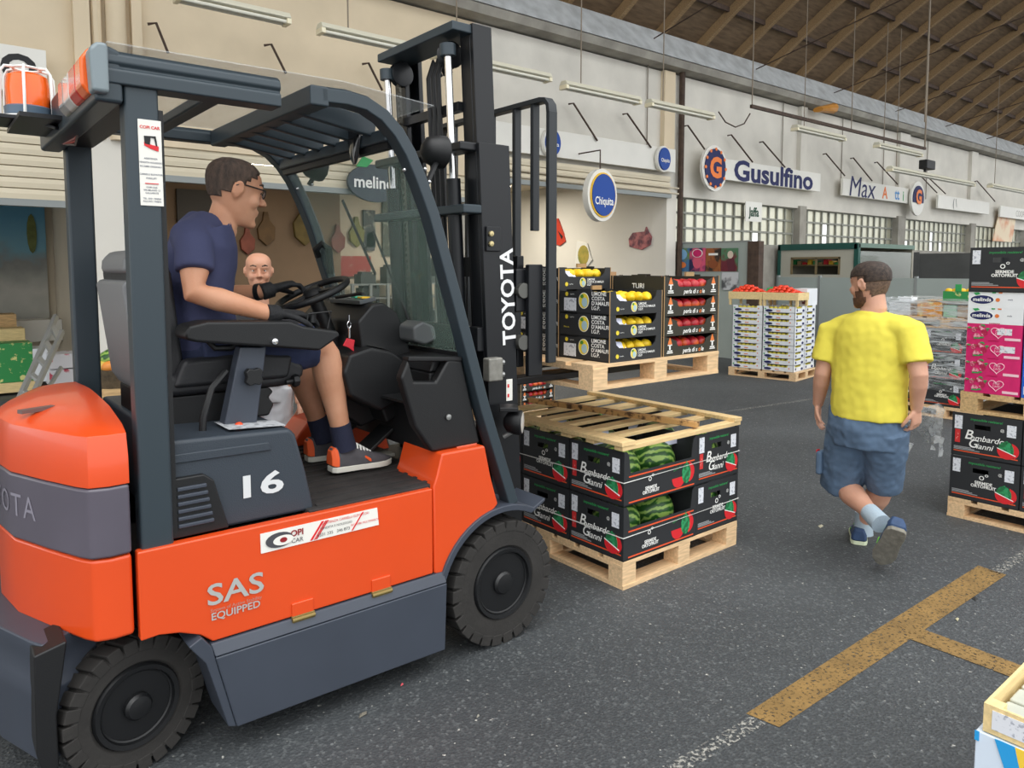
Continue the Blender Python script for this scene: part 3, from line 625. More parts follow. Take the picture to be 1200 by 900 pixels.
MB().tube([wc+V((.1, -.02, -.02)), wc+V((.12, -.2, .0)), wc+V((.125, -.22, .0))], .008, 6).build('signal_stalk', BLK, FK, smooth=True)
# column shroud and side cowl with tray
MB().prism([(1.33, 1.20), (1.36, 1.27), (1.46, 1.295), (1.56, 1.27), (1.66, 1.20), (1.62, 1.06), (1.50, 1.02), (1.36, 1.10)], 'y', 2.72, 2.95).build('column_shroud', BLK, FK, bevel=.015)
q0 = U(440, 425, 'y', 2.715)
MB().add([(1.47, 2.74, 1.2985), (1.555, 2.74, 1.276), (1.555, 2.80, 1.276), (1.47, 2.80, 1.2985)], [(0, 1, 2, 3)]).build('warning_label', WHITE, FK)
cwl = [(1.58, .885), (1.82, .885), (1.73, 1.245), (1.66, 1.255), (1.60, 1.17), (1.50, 1.18), (1.475, 1.27), (1.44, 1.20), (1.50, 1.0)]
MB().prism(cwl, 'y', 2.45, 2.50).build('side_cowl', BLK, FK, bevel=.012, smooth=True)
MB().prism(cwl, 'y', 3.50, 3.55).build('side_cowl', BLK, FK, bevel=.012, smooth=True)
MB().box(1.60, 1.80, 2.5, 3.5, .86, 1.20).prism([(1.60, 1.2), (1.80, 1.2), (1.76, 1.26), (1.62, 1.25)], 'y', 2.5, 3.5).build('front_cowl', BLK, FK, bevel=.01)
MB().bar((1.475, 2.475, 1.27), (1.73, 2.475, 1.25), .05, .02).build('tray_rim', BLK, FK, bevel=.006)
MB().box(1.50, 1.70, 2.49, 2.72, 1.08, 1.09).build('tray', BLK, FK)
MB().lathe([(.012, 0), (.012, -.006), (.001, -.008)], (1.655, 2.447, 1.02), 'y', 10).build('bolt', STL, FK, smooth=True)
# pedals and inner orange board
MB().box(1.45, 1.60, 2.78, 2.95, .80, .815).build('pedal', M('pedal_grey', '6d6a62', .7), FK, bevel=.004)
MB().bar((1.46, 2.85, .82), (1.60, 2.85, .92), .12, .015).build('pedal', BLK, FK, bevel=.004)
MB().bar((1.42, 3.08, .82), (1.56, 3.08, .92), .1, .015).build('pedal', BLK, FK, bevel=.004)
MB().prism([(1.35, .765), (1.50, .765), (1.58, .90), (1.45, .88)], 'y', 3.35, 3.55).build('inner_fender', ORANGE, FK, bevel=.01)
# ignition keys with red tag
kq = U(409, 372, 'y', 2.77)
MB().tube([kq+V((.008*math.cos(t*.6), 0, -.03+.014*math.sin(t*.6))) for t in range(11)], .002, 5).tube([kq+V((0, 0, .01)), kq+V((0, 0, -.016))], .003, 5).tube([kq+V((0, 0, -.044)), kq+V((0, 0, -.085))], .004, 5).build('key_ring', CHRM, FK, smooth=True)
MB().prism([(kq.x-.03, kq.z-.115), (kq.x-.012, kq.z-.085), (kq.x+.024, kq.z-.095), (kq.x+.018, kq.z-.125), (kq.x+.02, kq.z-.145), (kq.x-.005, kq.z-.125)], 'y', 2.767, 2.774).build('key_tag', M('tag_red', 'c92030', .4), FK, bevel=.002)
# ---- mast ----
def shx(z): return -.045*(z-.9)
def rail(mb, x0, x1, y0, y1, z0, z1):
    a, b = shx(z0), shx(z1)
    return mb.add([(x0+a, y0, z0), (x1+a, y0, z0), (x1+a, y1, z0), (x0+a, y1, z0), (x0+b, y0, z1), (x1+b, y0, z1), (x1+b, y1, z1), (x0+b, y1, z1)],
                  [(0, 3, 2, 1), (4, 5, 6, 7), (0, 1, 5, 4), (1, 2, 6, 5), (2, 3, 7, 6), (3, 0, 4, 7)])
for m_ in (0, 1):
    def Y(a, b): return (a, b) if not m_ else (6.0-b, 6.0-a)
    o = rail(MB(), 1.985, 2.155, *Y(2.60, 2.625), .10, 2.17)
    rail(o, 1.985, 2.01, *Y(2.625, 2.70), .10, 2.17); rail(o, 2.13, 2.155, *Y(2.625, 2.70), .10, 2.17)
    o.build('outer_mast_rail', BLKM, FK, bevel=.004)
    o = rail(MB(), 2.02, 2.125, *Y(2.66, 2.685), .55, 2.69); rail(o, 2.02, 2.045, *Y(2.685, 2.76), .55, 2.69); rail(o, 2.10, 2.125, *Y(2.685, 2.76), .55, 2.69)
    o.build('inner_mast_rail', BLKM, FK, bevel=.004)
    yc = 2.735 if not m_ else 3.265
    MB().tube([(1.935+shx(z), yc, z) for z in (1.95, 2.58)], .017, 12).build('lift_piston', CHRM, FK, smooth=True)
    MB().tube([(1.935+shx(z), yc, z) for z in (.3, 2.02)], .033, 12).build('lift_cylinder', BLKM, FK, smooth=True)
    MB().tube([(1.935+shx(z), yc, z) for z in (2.55, 2.60)], .036, 12).build('piston_head', GUARD, FK, smooth=True)
    ych = 2.81 if not m_ else 3.24
    ch = MB()
    for k in range(52):
        z = 1.05+k*.03; ch.box(1.975+shx(z), 1.987+shx(z), ych-.014, ych+.014, z, z+.02); ch.box(1.97+shx(z), 1.992+shx(z), ych-.005, ych+.005, z+.015, z+.035)
    ch.build('lift_chain', M('chain_steel', '5b5850', .5, metal=.6), FK)
    MB().lathe([(.055, -.02), (.06, -.018), (.045, 0), (.06, .018), (.055, .02)], (2.0+shx(2.6), ych, 2.58), 'y', 20).build('chain_pulley', BLKM, FK, smooth=True)
for i, y in enumerate((2.87, 2.91, 2.95)):
    MB().tube([(1.97+shx(z), y, z) for z in (.6, 1.2, 1.8, 2.3, 2.5)]+[(2.0+shx(2.58), y, 2.58), (2.04+shx(2.5), y, 2.52)], .012, 8).build('hydraulic_hose', BLK, FK, smooth=True)
MB().prism([(2.62, 2.13), (2.62, 2.17), (3.38, 2.17), (3.38, 2.13)], 'x', 1.90+shx(2.15), 2.0+shx(2.15)).build('mast_crossmember', BLKM, FK, bevel=.01)
MB().box(1.89+shx(1.88), 1.99+shx(1.88), 2.60, 3.40, 1.86, 1.90).build('mast_crossmember', GUARD, FK, bevel=.008)
MB().box(1.95+shx(1.3), 1.99+shx(1.3), 2.62, 3.38, 1.25, 1.36).build('mast_crossmember', BLKM, FK, bevel=.006)
MB().box(1.95, 1.99, 2.62, 3.38, .45, .65).build('mast_crossmember', BLKM, FK, bevel=.006)
MB().box(1.92+shx(2.67), 2.09+shx(2.67), 2.67, 3.33, 2.645, 2.685).build('mast_top_plate', GUARD, FK, bevel=.006)
MB().box(2.0+shx(2.4), 2.04+shx(2.4), 2.76, 3.24, 2.33, 2.37).build('mast_crossmember', BLKM, FK)
# cylinder clamp with bolts
q = U(575, 280, 'y', 2.6); MB().box(q.x-.03, q.x+.05, 2.588, 2.602, q.z-.055, q.z+.055).build('cylinder_clamp', BLKM, FK, bevel=.004)
for dz in (-.022, .022): MB().lathe([(.012, 0), (.012, -.01), (.001, -.012)], (q.x-.01, 2.587, q.z+dz), 'y', 8).build('bolt', M('bolt_brass', 'c9b98a', .35, metal=.7), FK, smooth=True)
q = U(595, 348, 'y', 2.597)
text('TOYOTA', .105, M('mast_white', 'eceded', .5), FK, (q.x+.005, 2.597, q.z), '-y', spin=math.pi/2+.045, bold=.025, sx=1.0)
q = U(579, 433, 'y', 2.58); MB().box(q.x-.05, q.x+.03, 2.55, 2.60, q.z-.05, q.z+.055).build('valve_block', M('cast_steel', '8f8d86', .5, metal=.4, var=.2, scale=30), FK, bevel=.008)
for dz in (-.025, .03): MB().lathe([(.012, 0), (.012, .02), (.001, .022)], (q.x+.03, 2.575, q.z+dz), 'x', 8).build('valve_stud', STL, FK)
q = U(597, 457, 'y', 2.597); MB().box(q.x-.018, q.x+.018, 2.5965, 2.599, q.z-.05, q.z+.05).build('mast_sticker', WHITE, FK, bevel=.002)
for dz in (-.025, .02): MB().box(q.x-.012, q.x-.002, 2.5955, 2.598, q.z+dz-.008, q.z+dz+.008).build('sticker_mark', REDP, FK)
lamp(U(606, 495, 'y', 2.50), (.6, -.7, 0), .055); MB().bar(U(585, 478, 'y', 2.55), U(607, 478, 'y', 2.5), .1, .02).build('lamp_hood', BLK, FK, bevel=.004)
MB().tube([U(590, 512, 'y', 2.55), U(602, 505, 'y', 2.52)], .01, 8).build('tilt_rod', STL, FK, smooth=True)
MB().box(2.19, 2.275, 2.57, 2.60, 1.12, 1.64).build('carriage_cheek', BLKM, FK, bevel=.006)
# ---- carriage, load backrest and forks ----
MB().box(2.17, 2.21, 2.63, 3.37, 1.58, 1.68).box(2.17, 2.21, 2.63, 3.37, 1.16, 1.26).box(2.165, 2.20, 2.72, 2.78, 1.16, 1.68).box(2.165, 2.20, 3.22, 3.28, 1.16, 1.68).build('carriage', BLKM, FK, bevel=.005)
MB().box(2.14, 2.20, 2.60, 2.68, 1.42, 1.62).build('carriage_block', BLKM, FK, bevel=.008)
for z in (1.52, 1.28): MB().lathe([(.035, -.02), (.035, .02), (.02, .03), (.001, .03)], (2.17, 2.60, z), 'y', 14).build('side_roller', M('roller_steel', '6a6a66', .4, metal=.7), FK, smooth=True)
BK = M('backrest_black', '23272b', .45)
MB().box(2.28, 2.33, 2.535, 2.56, 1.18, 2.34).build('backrest_post', BK, FK, bevel=.004); MB().box(2.28, 2.33, 3.44, 3.465, 1.18, 2.34).build('backrest_post', BK, FK, bevel=.004)
pth = [(2.305, 2.547, 2.33), (2.305, 2.553, 2.37), (2.305, 2.575, 2.395), (2.305, 2.61, 2.40), (2.305, 3.39, 2.40), (2.305, 3.425, 2.395), (2.305, 3.447, 2.37), (2.305, 3.453, 2.33)]
MB().loft([[V(p)+a for a in ((V((-.025, 0, 0))+n_*.012), (V((.025, 0, 0))+n_*.012), (V((.025, 0, 0))-n_*.012), (V((-.025, 0, 0))-n_*.012))] for p, n_ in zip(pth, [V((0, -1, 0)), V((0, -.9, .3)), V((0, -.5, .8)), V((0, 0, 1)), V((0, 0, 1)), V((0, .5, .8)), V((0, .9, .3)), V((0, 1, 0))])]).build('backrest_top', BK, FK, bevel=.003)
for y, z0 in ((2.665, 1.80), (2.80, 1.18), (3.0, 1.18), (3.2, 1.18), (3.335, 1.8)): MB().box(2.285, 2.325, y-.012, y+.012, z0, 2.39).build('backrest_bar', BK, FK, bevel=.003)
for y in (2.80, 3.20):
    MB().box(2.215, 2.255, y-.05, y+.05, 1.045, 1.66).box(2.215, 3.30, y-.05, y+.05, 1.05, 1.085).build('fork', BLKM, FK, bevel=.006)
# ---------------- pallets, cartons, crates, fruit ----------------
KRAFT = M('carton_edge', 'a98a62', .85); CARTB = M('black_carton', '26282b', .6, var=.06, scale=10); CARTW = M('white_carton', 'e6e9ec', .55, var=.03, scale=8)
OLIVE = M('olive_black_carton', '2e2c24', .6, var=.06, scale=10); PINK = M('pink_carton', 'd21f6b', .5, var=.08, scale=20); BLUEC = M('blue_carton', '1d5fc4', .5)
LABEL = M('paper_label', 'dfe2e8', .7, col2='a9adb8', scale=70, thr=(.55, .62), stretch=(.2, 1, 1)); REDLAB = M('red_label', 'cf3030', .6, col2='e8b0a8', scale=60, thr=(.62, .68))
MELG = M('print_melon_green', '2f9a60', .6, col2='1d6a3c', scale=45, thr=(.45, .55)); MELR = M('print_melon_red', 'd9232b', .6); OLINE = M('print_orange_line', 'e8582c', .6)
def melon_mat():
    m = M('watermelon_skin', '2f6a2a', .35); nt = m.node_tree; b = nt.nodes['Principled BSDF']
    tc = nt.nodes.new('ShaderNodeTexCoord'); w = nt.nodes.new('ShaderNodeTexWave'); w.wave_type = 'RINGS'; w.rings_direction = 'X'; w.inputs['Scale'].default_value = 11; w.inputs['Distortion'].default_value = 7; w.inputs['Detail'].default_value = 4; w.inputs['Detail Scale'].default_value = 2
    mp = nt.nodes.new('ShaderNodeMapping'); mp.inputs['Scale'].default_value = (.3, 1, 1); mp.inputs['Location'].default_value = (0, .3, .2)
    w.wave_type = 'BANDS'; w.bands_direction = 'DIAGONAL'
    r = nt.nodes.new('ShaderNodeValToRGB'); e = r.color_ramp.elements; e[0].position = .35; e[0].color = lin('234f1d'); e[1].position = .75; e[1].color = lin('8fae55'); x = e.new(.5); x.color = lin('3c7a2c')
    nt.links.new(tc.outputs['Object'], mp.inputs[0]); nt.links.new(mp.outputs[0], w.inputs['Vector']); nt.links.new(w.outputs[0], r.inputs[0]); nt.links.new(r.outputs[0], b.inputs['Base Color']); return m
MELON = melon_mat()
LEMON = M('lemon_skin', 'f3cb22', .45, var=.1, scale=20, bump=.2, bscale=150); NECT = M('nectarine_skin', 'b3202c', .35, col2='ee7a2c', scale=9, thr=(.45, .7)); TOMA = M('tomato_skin', 'e8401e', .25, var=.15, scale=8)
WPAP = M('wrapping_paper', 'd9dcf0', .7)
def pallet(L, Wd, h, label, loc, rz=0, wm=WOODP, nd=7, group='wooden pallets', perim=True):
    t = thing('pallet', label, 'pallet', loc, group, rz=rz)
    def pc(name, sx, sy, sz, spots):
        me = MB().box(-sx/2, sx/2, -sy/2, sy/2, 0, sz).mesh(name); me.materials.append(wm)
        for p in spots:
            o = bpy.data.objects.new(name, me); COL.objects.link(o); o.parent = t; o.location = p; o.rotation_euler = (0, 0, random.uniform(-.006, .006))
    b = h*.14; bw = .10
    ys = (-Wd/2+bw/2, 0, Wd/2-bw/2); xs = (-L/2+bw/2, 0, L/2-bw/2)
    pc('bottom_board', L, bw, b, [(0, y, 0) for y in ys])
    if perim: pc('bottom_board', bw*.98, Wd-2*bw, b, [(x, 0, 0) for x in (xs[0], xs[2])])
    pc('block', bw, bw*.98, h-3*b, [(x, y, b) for x in xs for y in ys])
    pc('cross_board', bw, Wd, b, [(x, 0, h-2*b) for x in xs])
    dw = Wd/nd*.8
    pc('deck_board', L, dw, b, [(0, -Wd/2+dw/2+(Wd-dw)*i/(nd-1), h-b) for i in range(nd)])
    return t
def part_prisms(name, mat, parent, polys, ax, a, b):
    if name in ('small_print', 'torch_emblem'):
        mb = MB()
        for p in polys: mb.prism(p, ax, a, b)
        o = mb.build(name, mat, parent); o['kind'] = 'stuff'; return o
    for p in polys: o = MB().prism(p, ax, a, b).build(name, mat, parent)
    return o
def rect(u0, u1, v0, v1): return [(u0, v0), (u1, v0), (u1, v1), (u0, v1)]
# --- watermelon carton: ends face +-x, cut-out long sides face +-y ---
def melon_box(variant):
    L, Wd, H, t_ = .592, .39, .279, .006
    t = thing('watermelon_carton', 'x', 'box')
    c = MB().box(-L/2, L/2, -Wd/2, Wd/2, 0, t_)
    for sx in (-1, 1):
        x0, x1 = sorted((sx*L/2, sx*(L/2-t_)))
        c.box(x0, x1, -Wd/2, -.045+.02, 0, H).box(x0, x1, .045+.02, Wd/2, 0, H).box(x0, x1, -.025, .065, 0, .185).box(x0, x1, -.025, .065, .215, H)
    prof = [(-L/2+t_, 0), (L/2-t_, 0), (L/2-t_, H), (L/2-.02, H), (L/2-.035, H-.02), (L/2-.05, .165), (-L/2+.05, .165), (-L/2+.035, H-.02), (-L/2+.02, H), (-L/2+t_, H)]
    for sy in (-1, 1): c.prism(prof, 'y', *sorted((sy*Wd/2, sy*(Wd/2-t_))))
    c.build('carton', CARTB, t)
    e = -L/2-.0015; f = -Wd/2-.0015
    part_prisms('paper_label', LABEL, t, [rect(.135, .18, .175, .262), rect(-.165, -.115, .165, .24)], 'x', e, e+.001)
    if variant == 'a': part_prisms('red_label', REDLAB, t, [rect(.145, .175, .085, .17)], 'x', e, e+.001)
    part_prisms('orange_line', OLINE, t, [rect(-.18, .18, .028, .034)], 'x', e, e+.001)
    part_prisms('small_print', M('print_pale', '9a9c9e', .6), t, [rect(.03, .18, .040, .045), rect(.06, .18, .048, .053), rect(.08, .18, .056, .061)], 'x', e, e+.001)
    cy, cz, r = -.12, .078, .052
    part_prisms('melon_emblem', MELR, t, [[(cy-.014-a, cz+b) for a, b in arc(0, 0, r*.98, -60, 78, 12)]], 'x', e, e+.0012)
    part_prisms('melon_emblem', MELR, t, [[(cy-a, cz+b) for a, b in arc(0, 0, r*1.02, 168, 331, 14)]], 'x', e-.0016, e)
    part_prisms('melon_emblem', MELG, t, [[(cy+.005+a*.82, cz+.002+b*1.08) for a, b in ngon(18, r)], rect(cy-.002, cy+.006, cz+.04, cz+.062)], 'x', e-.0008, e+.0004)
    part_prisms('melon_emblem', WHT, t, [[(cy+.054, cz+.014), (cy-.048, cz-.022), (cy-.048, cz-.027), (cy+.054, cz+.009)]], 'x', e-.0022, e)
    text('impossibile resistere!', .021, GREENP, t, (e, .0, .246), '-x', shear=.2, bold=.01)
    text('@', .022, WHT, t, (e, -.09, .2), '-x')
    if variant == 'a':
        text('B', .085, WHT, t, (e, .098, .142), '-x', shear=.25, bold=.012); text('ombardo', .052, WHT, t, (e, -.005, .128), '-x', shear=.3, bold=.008)
        text('G', .075, WHT, t, (e, .072, .088), '-x', shear=.25, bold=.012); text('ianni', .05, WHT, t, (e, .005, .078), '-x', shear=.3, bold=.008)
    else:
        text('o\u00ba', .06, WHT, t, (e, .0, .165), '-x', bold=.0); text('SERMIDE\nORTOFRUIT', .026, WHT, t, (e, .0, .115), '-x', bold=.03, line=.85)
    # long side print
    part_prisms('orange_line', OLINE, t, [rect(-.26, .27, .145, .152), rect(-.26, .27, .012, .019)], 'y', f, f+.001)
    text('SERMIDE\nORTOFRUIT', .024, WHT, t, (-.09, f, .055), '-y', bold=.03, line=.85); text('o\u00ba', .05, WHT, t, (-.09, f, .115), '-y')
    part_prisms('melon_emblem', MELR, t, [[(.135+a, .075+b) for a, b in arc(0, 0, .055, 180, 360, 12)], [(.215+a, .09+b) for a, b in arc(0, 0, .055, -80, 80, 12)]], 'y', f, f+.001)
    part_prisms('melon_emblem', MELG, t, [[(.20+a*.75, .088+b*1.1) for a, b in ngon(18, .05)], rect(.198, .206, .135, .155)], 'y', f-.0008, f+.0004)
    text('impossibile', .014, GREENP, t, (.12, f, .125), '-y', shear=.2, spin=.25)
    return t
MBA, MBB = melon_box('a'), melon_box('b')
LAY = .283
melon_me = MB().ell((0, 0, 0), (.136, .125, .122), 20, 14).mesh('watermelon'); melon_me.materials.append(MELON)
for p in melon_me.polygons: p.use_smooth = True
def melon(p, label, rz=0, grp='watermelons in the black cartons'):
    o = bpy.data.objects.new('watermelon', melon_me); COL.objects.link(o); o.location = p; o.rotation_euler = (random.uniform(-.3, .3), random.uniform(-.1, .1), rz+random.uniform(-.2, .2)); tag(o, label, 'watermelon', grp)
# front pallet 1.0 x 1.2
PX, PY = 2.70, 2.437
pallet(.985, 1.19, .144, 'pale pine pallet under the two layers of watermelon cartons beside the front wheel', (PX+.4925, PY+.595, 0))
spots = [(PX+.30, PY+.197, 0), (PX+.30, PY+.597, 0), (PX+.30, PY+.997, 0), (PX+.795, PY+.30, math.pi/2), (PX+.795, PY+.90, math.pi/2)]
where = ['at the near corner of the front pallet', 'in the middle of the front pallet side', 'on the front pallet beside the mast', 'at the right end of the front pallet', 'at the far right of the front pallet']
for l in (0, 1):
    for i, (x, y, rz) in enumerate(spots):
        proto = MBB if (l, i) in ((0, 3), (1, 1)) else MBA
        dup(proto, (x, y, .144+l*LAY), rz, '%s-layer black watermelon carton %s' % (('lower', 'upper')[l], where[i]), 'watermelon cartons on the front pallet')
        if l == 1 or i in (0, 3):
            for s in (-1, 1):
                d = V((.1435*s, 0, 0)); d.rotate(Matrix.Rotation(rz, 3, 'Z'))
                melon((x+d.x, y+d.y, .144+l*LAY+.132), '%s striped watermelon in the %s-layer carton %s' % (('left', 'right')[(s+1)//2], ('lower', 'upper')[l], where[i]), rz)
# white paper collars between melons
for i, (x, y) in enumerate(((PX+.25, PY+.40), (PX+.55, PY+.14), (PX+.30, PY+.80), (PX+.56, PY+.42))):
    solo(MB().box(x-.06, x+.06, y-.002, y+.002, .64, .708), 'paper_flap', WPAP, ['white paper flap between the front and middle upper cartons', 'white paper flap standing behind the melon in the near corner carton', 'white paper flap near the worn batten of the lid', 'white paper flap in the gap beside the right-hand carton'][i], 'paper', (x, y, .64))
# wooden lid of slats
LZ = .144+2*LAY+.002
lid = thing('slatted_cover', 'slatted pine lid laid on top of the watermelon cartons', 'cover', (PX+.49, PY+.6, LZ))
WOODL = wood('lid_pine', 'e2c48f', .15)
def brd(name, p, q, w, h, m): MB().bar(p, q, w, h).build(name, m, lid, bevel=.003)
for i in range(7):
    y = PY+.05+i*.182; w = .075 if i % 2 else .10
    if i == 0: continue
    brd('slat', (PX-.01, y, LZ+.013), (PX+1.0, y+.004, LZ+.013), w*.8, .022, WOODL)
brd('rim_board', (PX-.01, PY+.03, LZ+.013), (PX+1.0, PY+.03, LZ+.013), .06, .024, WOODL)
brd('rim_board', (PX+.03, PY-.005, LZ+.036), (PX+.03, PY+1.2, LZ+.036), .10, .024, WOODL)
brd('rim_board', (PX+.97, PY-.005, LZ+.036), (PX+.97, PY+1.2, LZ+.036), .07, .024, WOODL)
brd('batten', (PX+.62, PY+.02, LZ+.05), (PX+.36, PY+1.15, LZ+.06), .045, .03, M('stained_batten', 'c79a60', .8, col2='5c4128', scale=25, thr=(.5, .62)))
# straps
STRAP = M('white_strap', 'd8d8d4', .4)
for l in (0, 1):
    z = .144+l*LAY+.125+.0; x0, x1, y0, y1 = PX-.003, PX+.988, PY-.003, PY+1.196
    solo(MB().tube([(x0, y0, z), (x1, y0, z+.01), (x1, y1, z), (x0, y1, z-.01)], .0028, 6, closed=True), 'strap', STRAP, 'thin white strap around the %s layer of watermelon cartons' % ('lower', 'upper')[l], 'strap', (x0, y0, z), 'straps round the front cartons')
# --- fruit crates ---
def crate(name, L, Wd, H, mat, lowh, inset, curved=False):
    t = thing(name, 'x', 'crate'); th = .006
    c = MB().box(-L/2, L/2, -Wd/2, Wd/2, 0, th)
    for sx in (-1, 1): c.box(*sorted((sx*L/2, sx*(L/2-th))), -Wd/2, Wd/2, 0, H-.004).box(*sorted((sx*L/2, sx*(L/2-th))), -.05, .05, H-.004, H+.006)
    if curved: mid = [(L/2-inset*.6, H-.012)]+[(L/2-inset-.01-.02*(1-math.cos(a)), lowh+.03*(1-math.sin(a))) for a in (0, .5, 1, 1.57)]
    else: mid = [(L/2-inset*.5, H), (L/2-inset*.6, lowh+.02), (L/2-inset*.9, lowh)]
    prof = [(-L/2+th, 0), (L/2-th, 0), (L/2-th, H)]+mid+[(-x, z) for x, z in mid[::-1]]+[(-L/2+th, H)]
    for sy in (-1, 1): c.prism(prof, 'y', *sorted((sy*Wd/2, sy*(Wd/2-th))))
    c.build('carton', mat, t)
    ed = MB()
    for sx in (-1, 1): MB().box(*sorted((sx*(L/2+.0008), sx*(L/2-.004))), -Wd/2-.001, -Wd/2+.0015, 0, H).build('cut_edge', KRAFT, t)
    return t, -L/2-.0015, -Wd/2-.0015
LL, LW, LH = .395, .355, .117
EMB1, EMB2, EMB3 = M('emblem_yellow', 'e9d23a', .5), M('emblem_sky', 'a9c6cf', .5), M('emblem_green', '4d8a34', .5)
def lemon_crate(label_paper):
    t, e, f = crate('lemon_crate', LL, LW, LH, CARTB, .066, .085)
    for ax, pos, (u0, v0), s in (('x', e, (.0, .066), 1.0), ('y', f, (-.02, .036), .62)):
        sg = -1 if ax == 'x' else 1
        part_prisms('emblem', EMB1, t, [ngon(18, .034*s, .038*s, u0, v0)], ax, pos, pos+.001)
        part_prisms('emblem', WHT, t, [ngon(18, .037*s, .041*s, u0, v0)], ax, pos+.0003, pos+.0012)
        part_prisms('emblem', EMB2, t, [ngon(14, .020*s, .024*s, u0+sg*.006*s, v0-.008*s)], ax, pos-.0006, pos)
        part_prisms('emblem', EMB3, t, [ngon(10, .012*s, .010*s, u0-sg*.012*s, v0+.022*s)], ax, pos-.0008, pos)
        part_prisms('small_logo', EMB1, t, [ngon(12, .011, None, (.125 if ax == 'x' else -.14), (.097 if ax == 'x' else .028))], ax, pos, pos+.001)
        text('LIMONE\nCOSTA\nD\u2019AMALFI\nI.G.P.' if ax == 'x' else 'LIMONE\nCOSTA D\u2019AMALFI\nI.G.P.', .0265*s*(1 if ax == 'x' else .95), WHT, t, (e, -.055, .066) if ax == 'x' else (.012, f, .037), '-'+ax, bold=.02, align='LEFT', line=.9, sx=1.05)
        text('il giardino', .008, WHT, t, (e, .085, .097) if ax == 'x' else (-.108, f, .028), '-'+ax)
    if label_paper: part_prisms('paper_label', LABEL, t, [rect(.055, .145, .012, .078)], 'x', e, e+.001)
    else:
        text('Melucco', .012, EMB1, t, (e, .125, .045), '-x')
    return t
LCA, LCB = lemon_crate(True), lemon_crate(False)
lem_me = MB().lathe([(.001, -.046), (.009, -.042), (.014, -.036), (.027, -.02), (.031, 0), (.027, .02), (.013, .036), (.008, .043), (.001, .047)], (0, 0, 0), 'x', 12).mesh('lemon'); lem_me.materials.append(LEMON)
for p in lem_me.polygons: p.use_smooth = True
def fruit(me, name, p, label, cat, grp, s=1):
    o = bpy.data.objects.new(name, me); COL.objects.link(o); o.location = p; o.rotation_euler = (random.uniform(-.4, .4), random.uniform(-.3, .3), random.uniform(0, 6.28)); o.scale = (s, s, s); tag(o, label, cat, grp)
PW, PLn, PH = .355, .475, .1055
FLAME = M('flame_orange', 'e07a3a', .5)
def perla_crate():
    t, e, f = crate('nectarine_crate', PLn, PW, PH, OLIVE, .048, .10, True)
    text('perla di s', .034, WHT, t, (-.015, f, .022), '-y', shear=.25, bold=.015); text('o', .036, FLAME, t, (.068, f, .022), '-y', shear=.25, bold=.02); text('le', .034, WHT, t, (.093, f, .022), '-y', shear=.25, bold=.015)
    for u in (-.185, .185):
        part_prisms('torch_emblem', FLAME, t, [[(u-.018, .062), (u+.018, .062), (u+.010, .082), (u, .10), (u-.010, .082)]], 'y', f, f+.001)
        part_prisms('torch_emblem', WHT, t, [rect(u-.006, u+.006, .034, .06), rect(u-.018, u+.018, .056, .061), rect(u-.02, u+.02, .024, .03), rect(u-.024, u+.024, .015, .02)], 'y', f, f+.001)
    text('TURI', .04, WHT, t, (e, 0, .05), '-x', bold=.02)
    return t
PCR = perla_crate()
nec_me = MB().ell((0, 0, 0), (.037, .037, .034), 14, 9).mesh('nectarine'); nec_me.materials.append(NECT)
for p in nec_me.polygons: p.use_smooth = True
# raised pallet on the forks
RZ = 1.033
pallet(1.0, 1.12, .125, 'pale pallet raised on the forks of the forklift', (2.50+.5, 2.46+.56, RZ), nd=6)
RT = RZ+.1255
rows = (2.47+LW/2, 2.47+LW*1.5+.012, 2.47+LW*2.5+.024); rn = ('nearest', 'middle', 'far')
XL, XP = 2.62+LL/2, 3.03+PLn/2
for r_, y in enumerate(rows):
    n = (3, 4, 4)[r_]
    for k in range(n):
        z = RT+k*(LH+.0005)
        dup(LCA if (k+r_) % 2 == 0 else LCB, (XL, y, z), 0, 'black lemon crate, %s from the bottom in the %s stack on the raised pallet' % (ordn(k), rn[r_]), 'lemon crates on the raised pallet')
        if r_ == 0 or k == n-1:
            lb = 'yellow lemon in the %s crate from the bottom of the %s lemon stack' % (ordn(k), rn[r_])
            for ix in range(5):
                for iy in range(3 if r_ == 0 else 2):
                    if ix == 0 and iy == 0: continue
                    fruit(lem_me, 'lemon', (XL-.13+ix*.065, y-.125+iy*.09, z+.068+(.012 if k == n-1 else 0)), lb, 'lemon', 'lemons on the raised pallet', .95)
            solo(MB().loft([[(XL-.155+.10*u, y-LW/2+.012+a*.03, z+.02+(.088)*(1-(a-1)**2*.4)*(1-.25*abs(2*u-1))) for a in (0, .7, 1.4, 2)] for u in (0, .35, .7, 1)]), 'wrapping_paper', WPAP, 'lilac wrapping paper round a lemon in the %s crate from the bottom, %s stack' % (ordn(k), rn[r_]), 'paper', (XL-.1, y-.12, z+.02), 'paper wraps in the lemon crates', smooth=True)
    for k in range(4):
        z = RT+k*(PH+.0005)
        dup(PCR, (XP, y, z), 0, 'olive black nectarine crate, %s from the bottom in the %s stack on the raised pallet' % (ordn(k), rn[r_]), 'nectarine crates on the raised pallet')
        if r_ == 0 or k == 3:
            for ix in range(5):
                for iy in range(2):
                    fruit(nec_me, 'nectarine', (XP-.145+ix*.0725, y-.125+iy*.075, z+.054), 'red nectarine in the %s crate from the bottom of the %s nectarine stack' % (ordn(k), rn[r_]), 'nectarine', 'nectarines on the raised pallet')
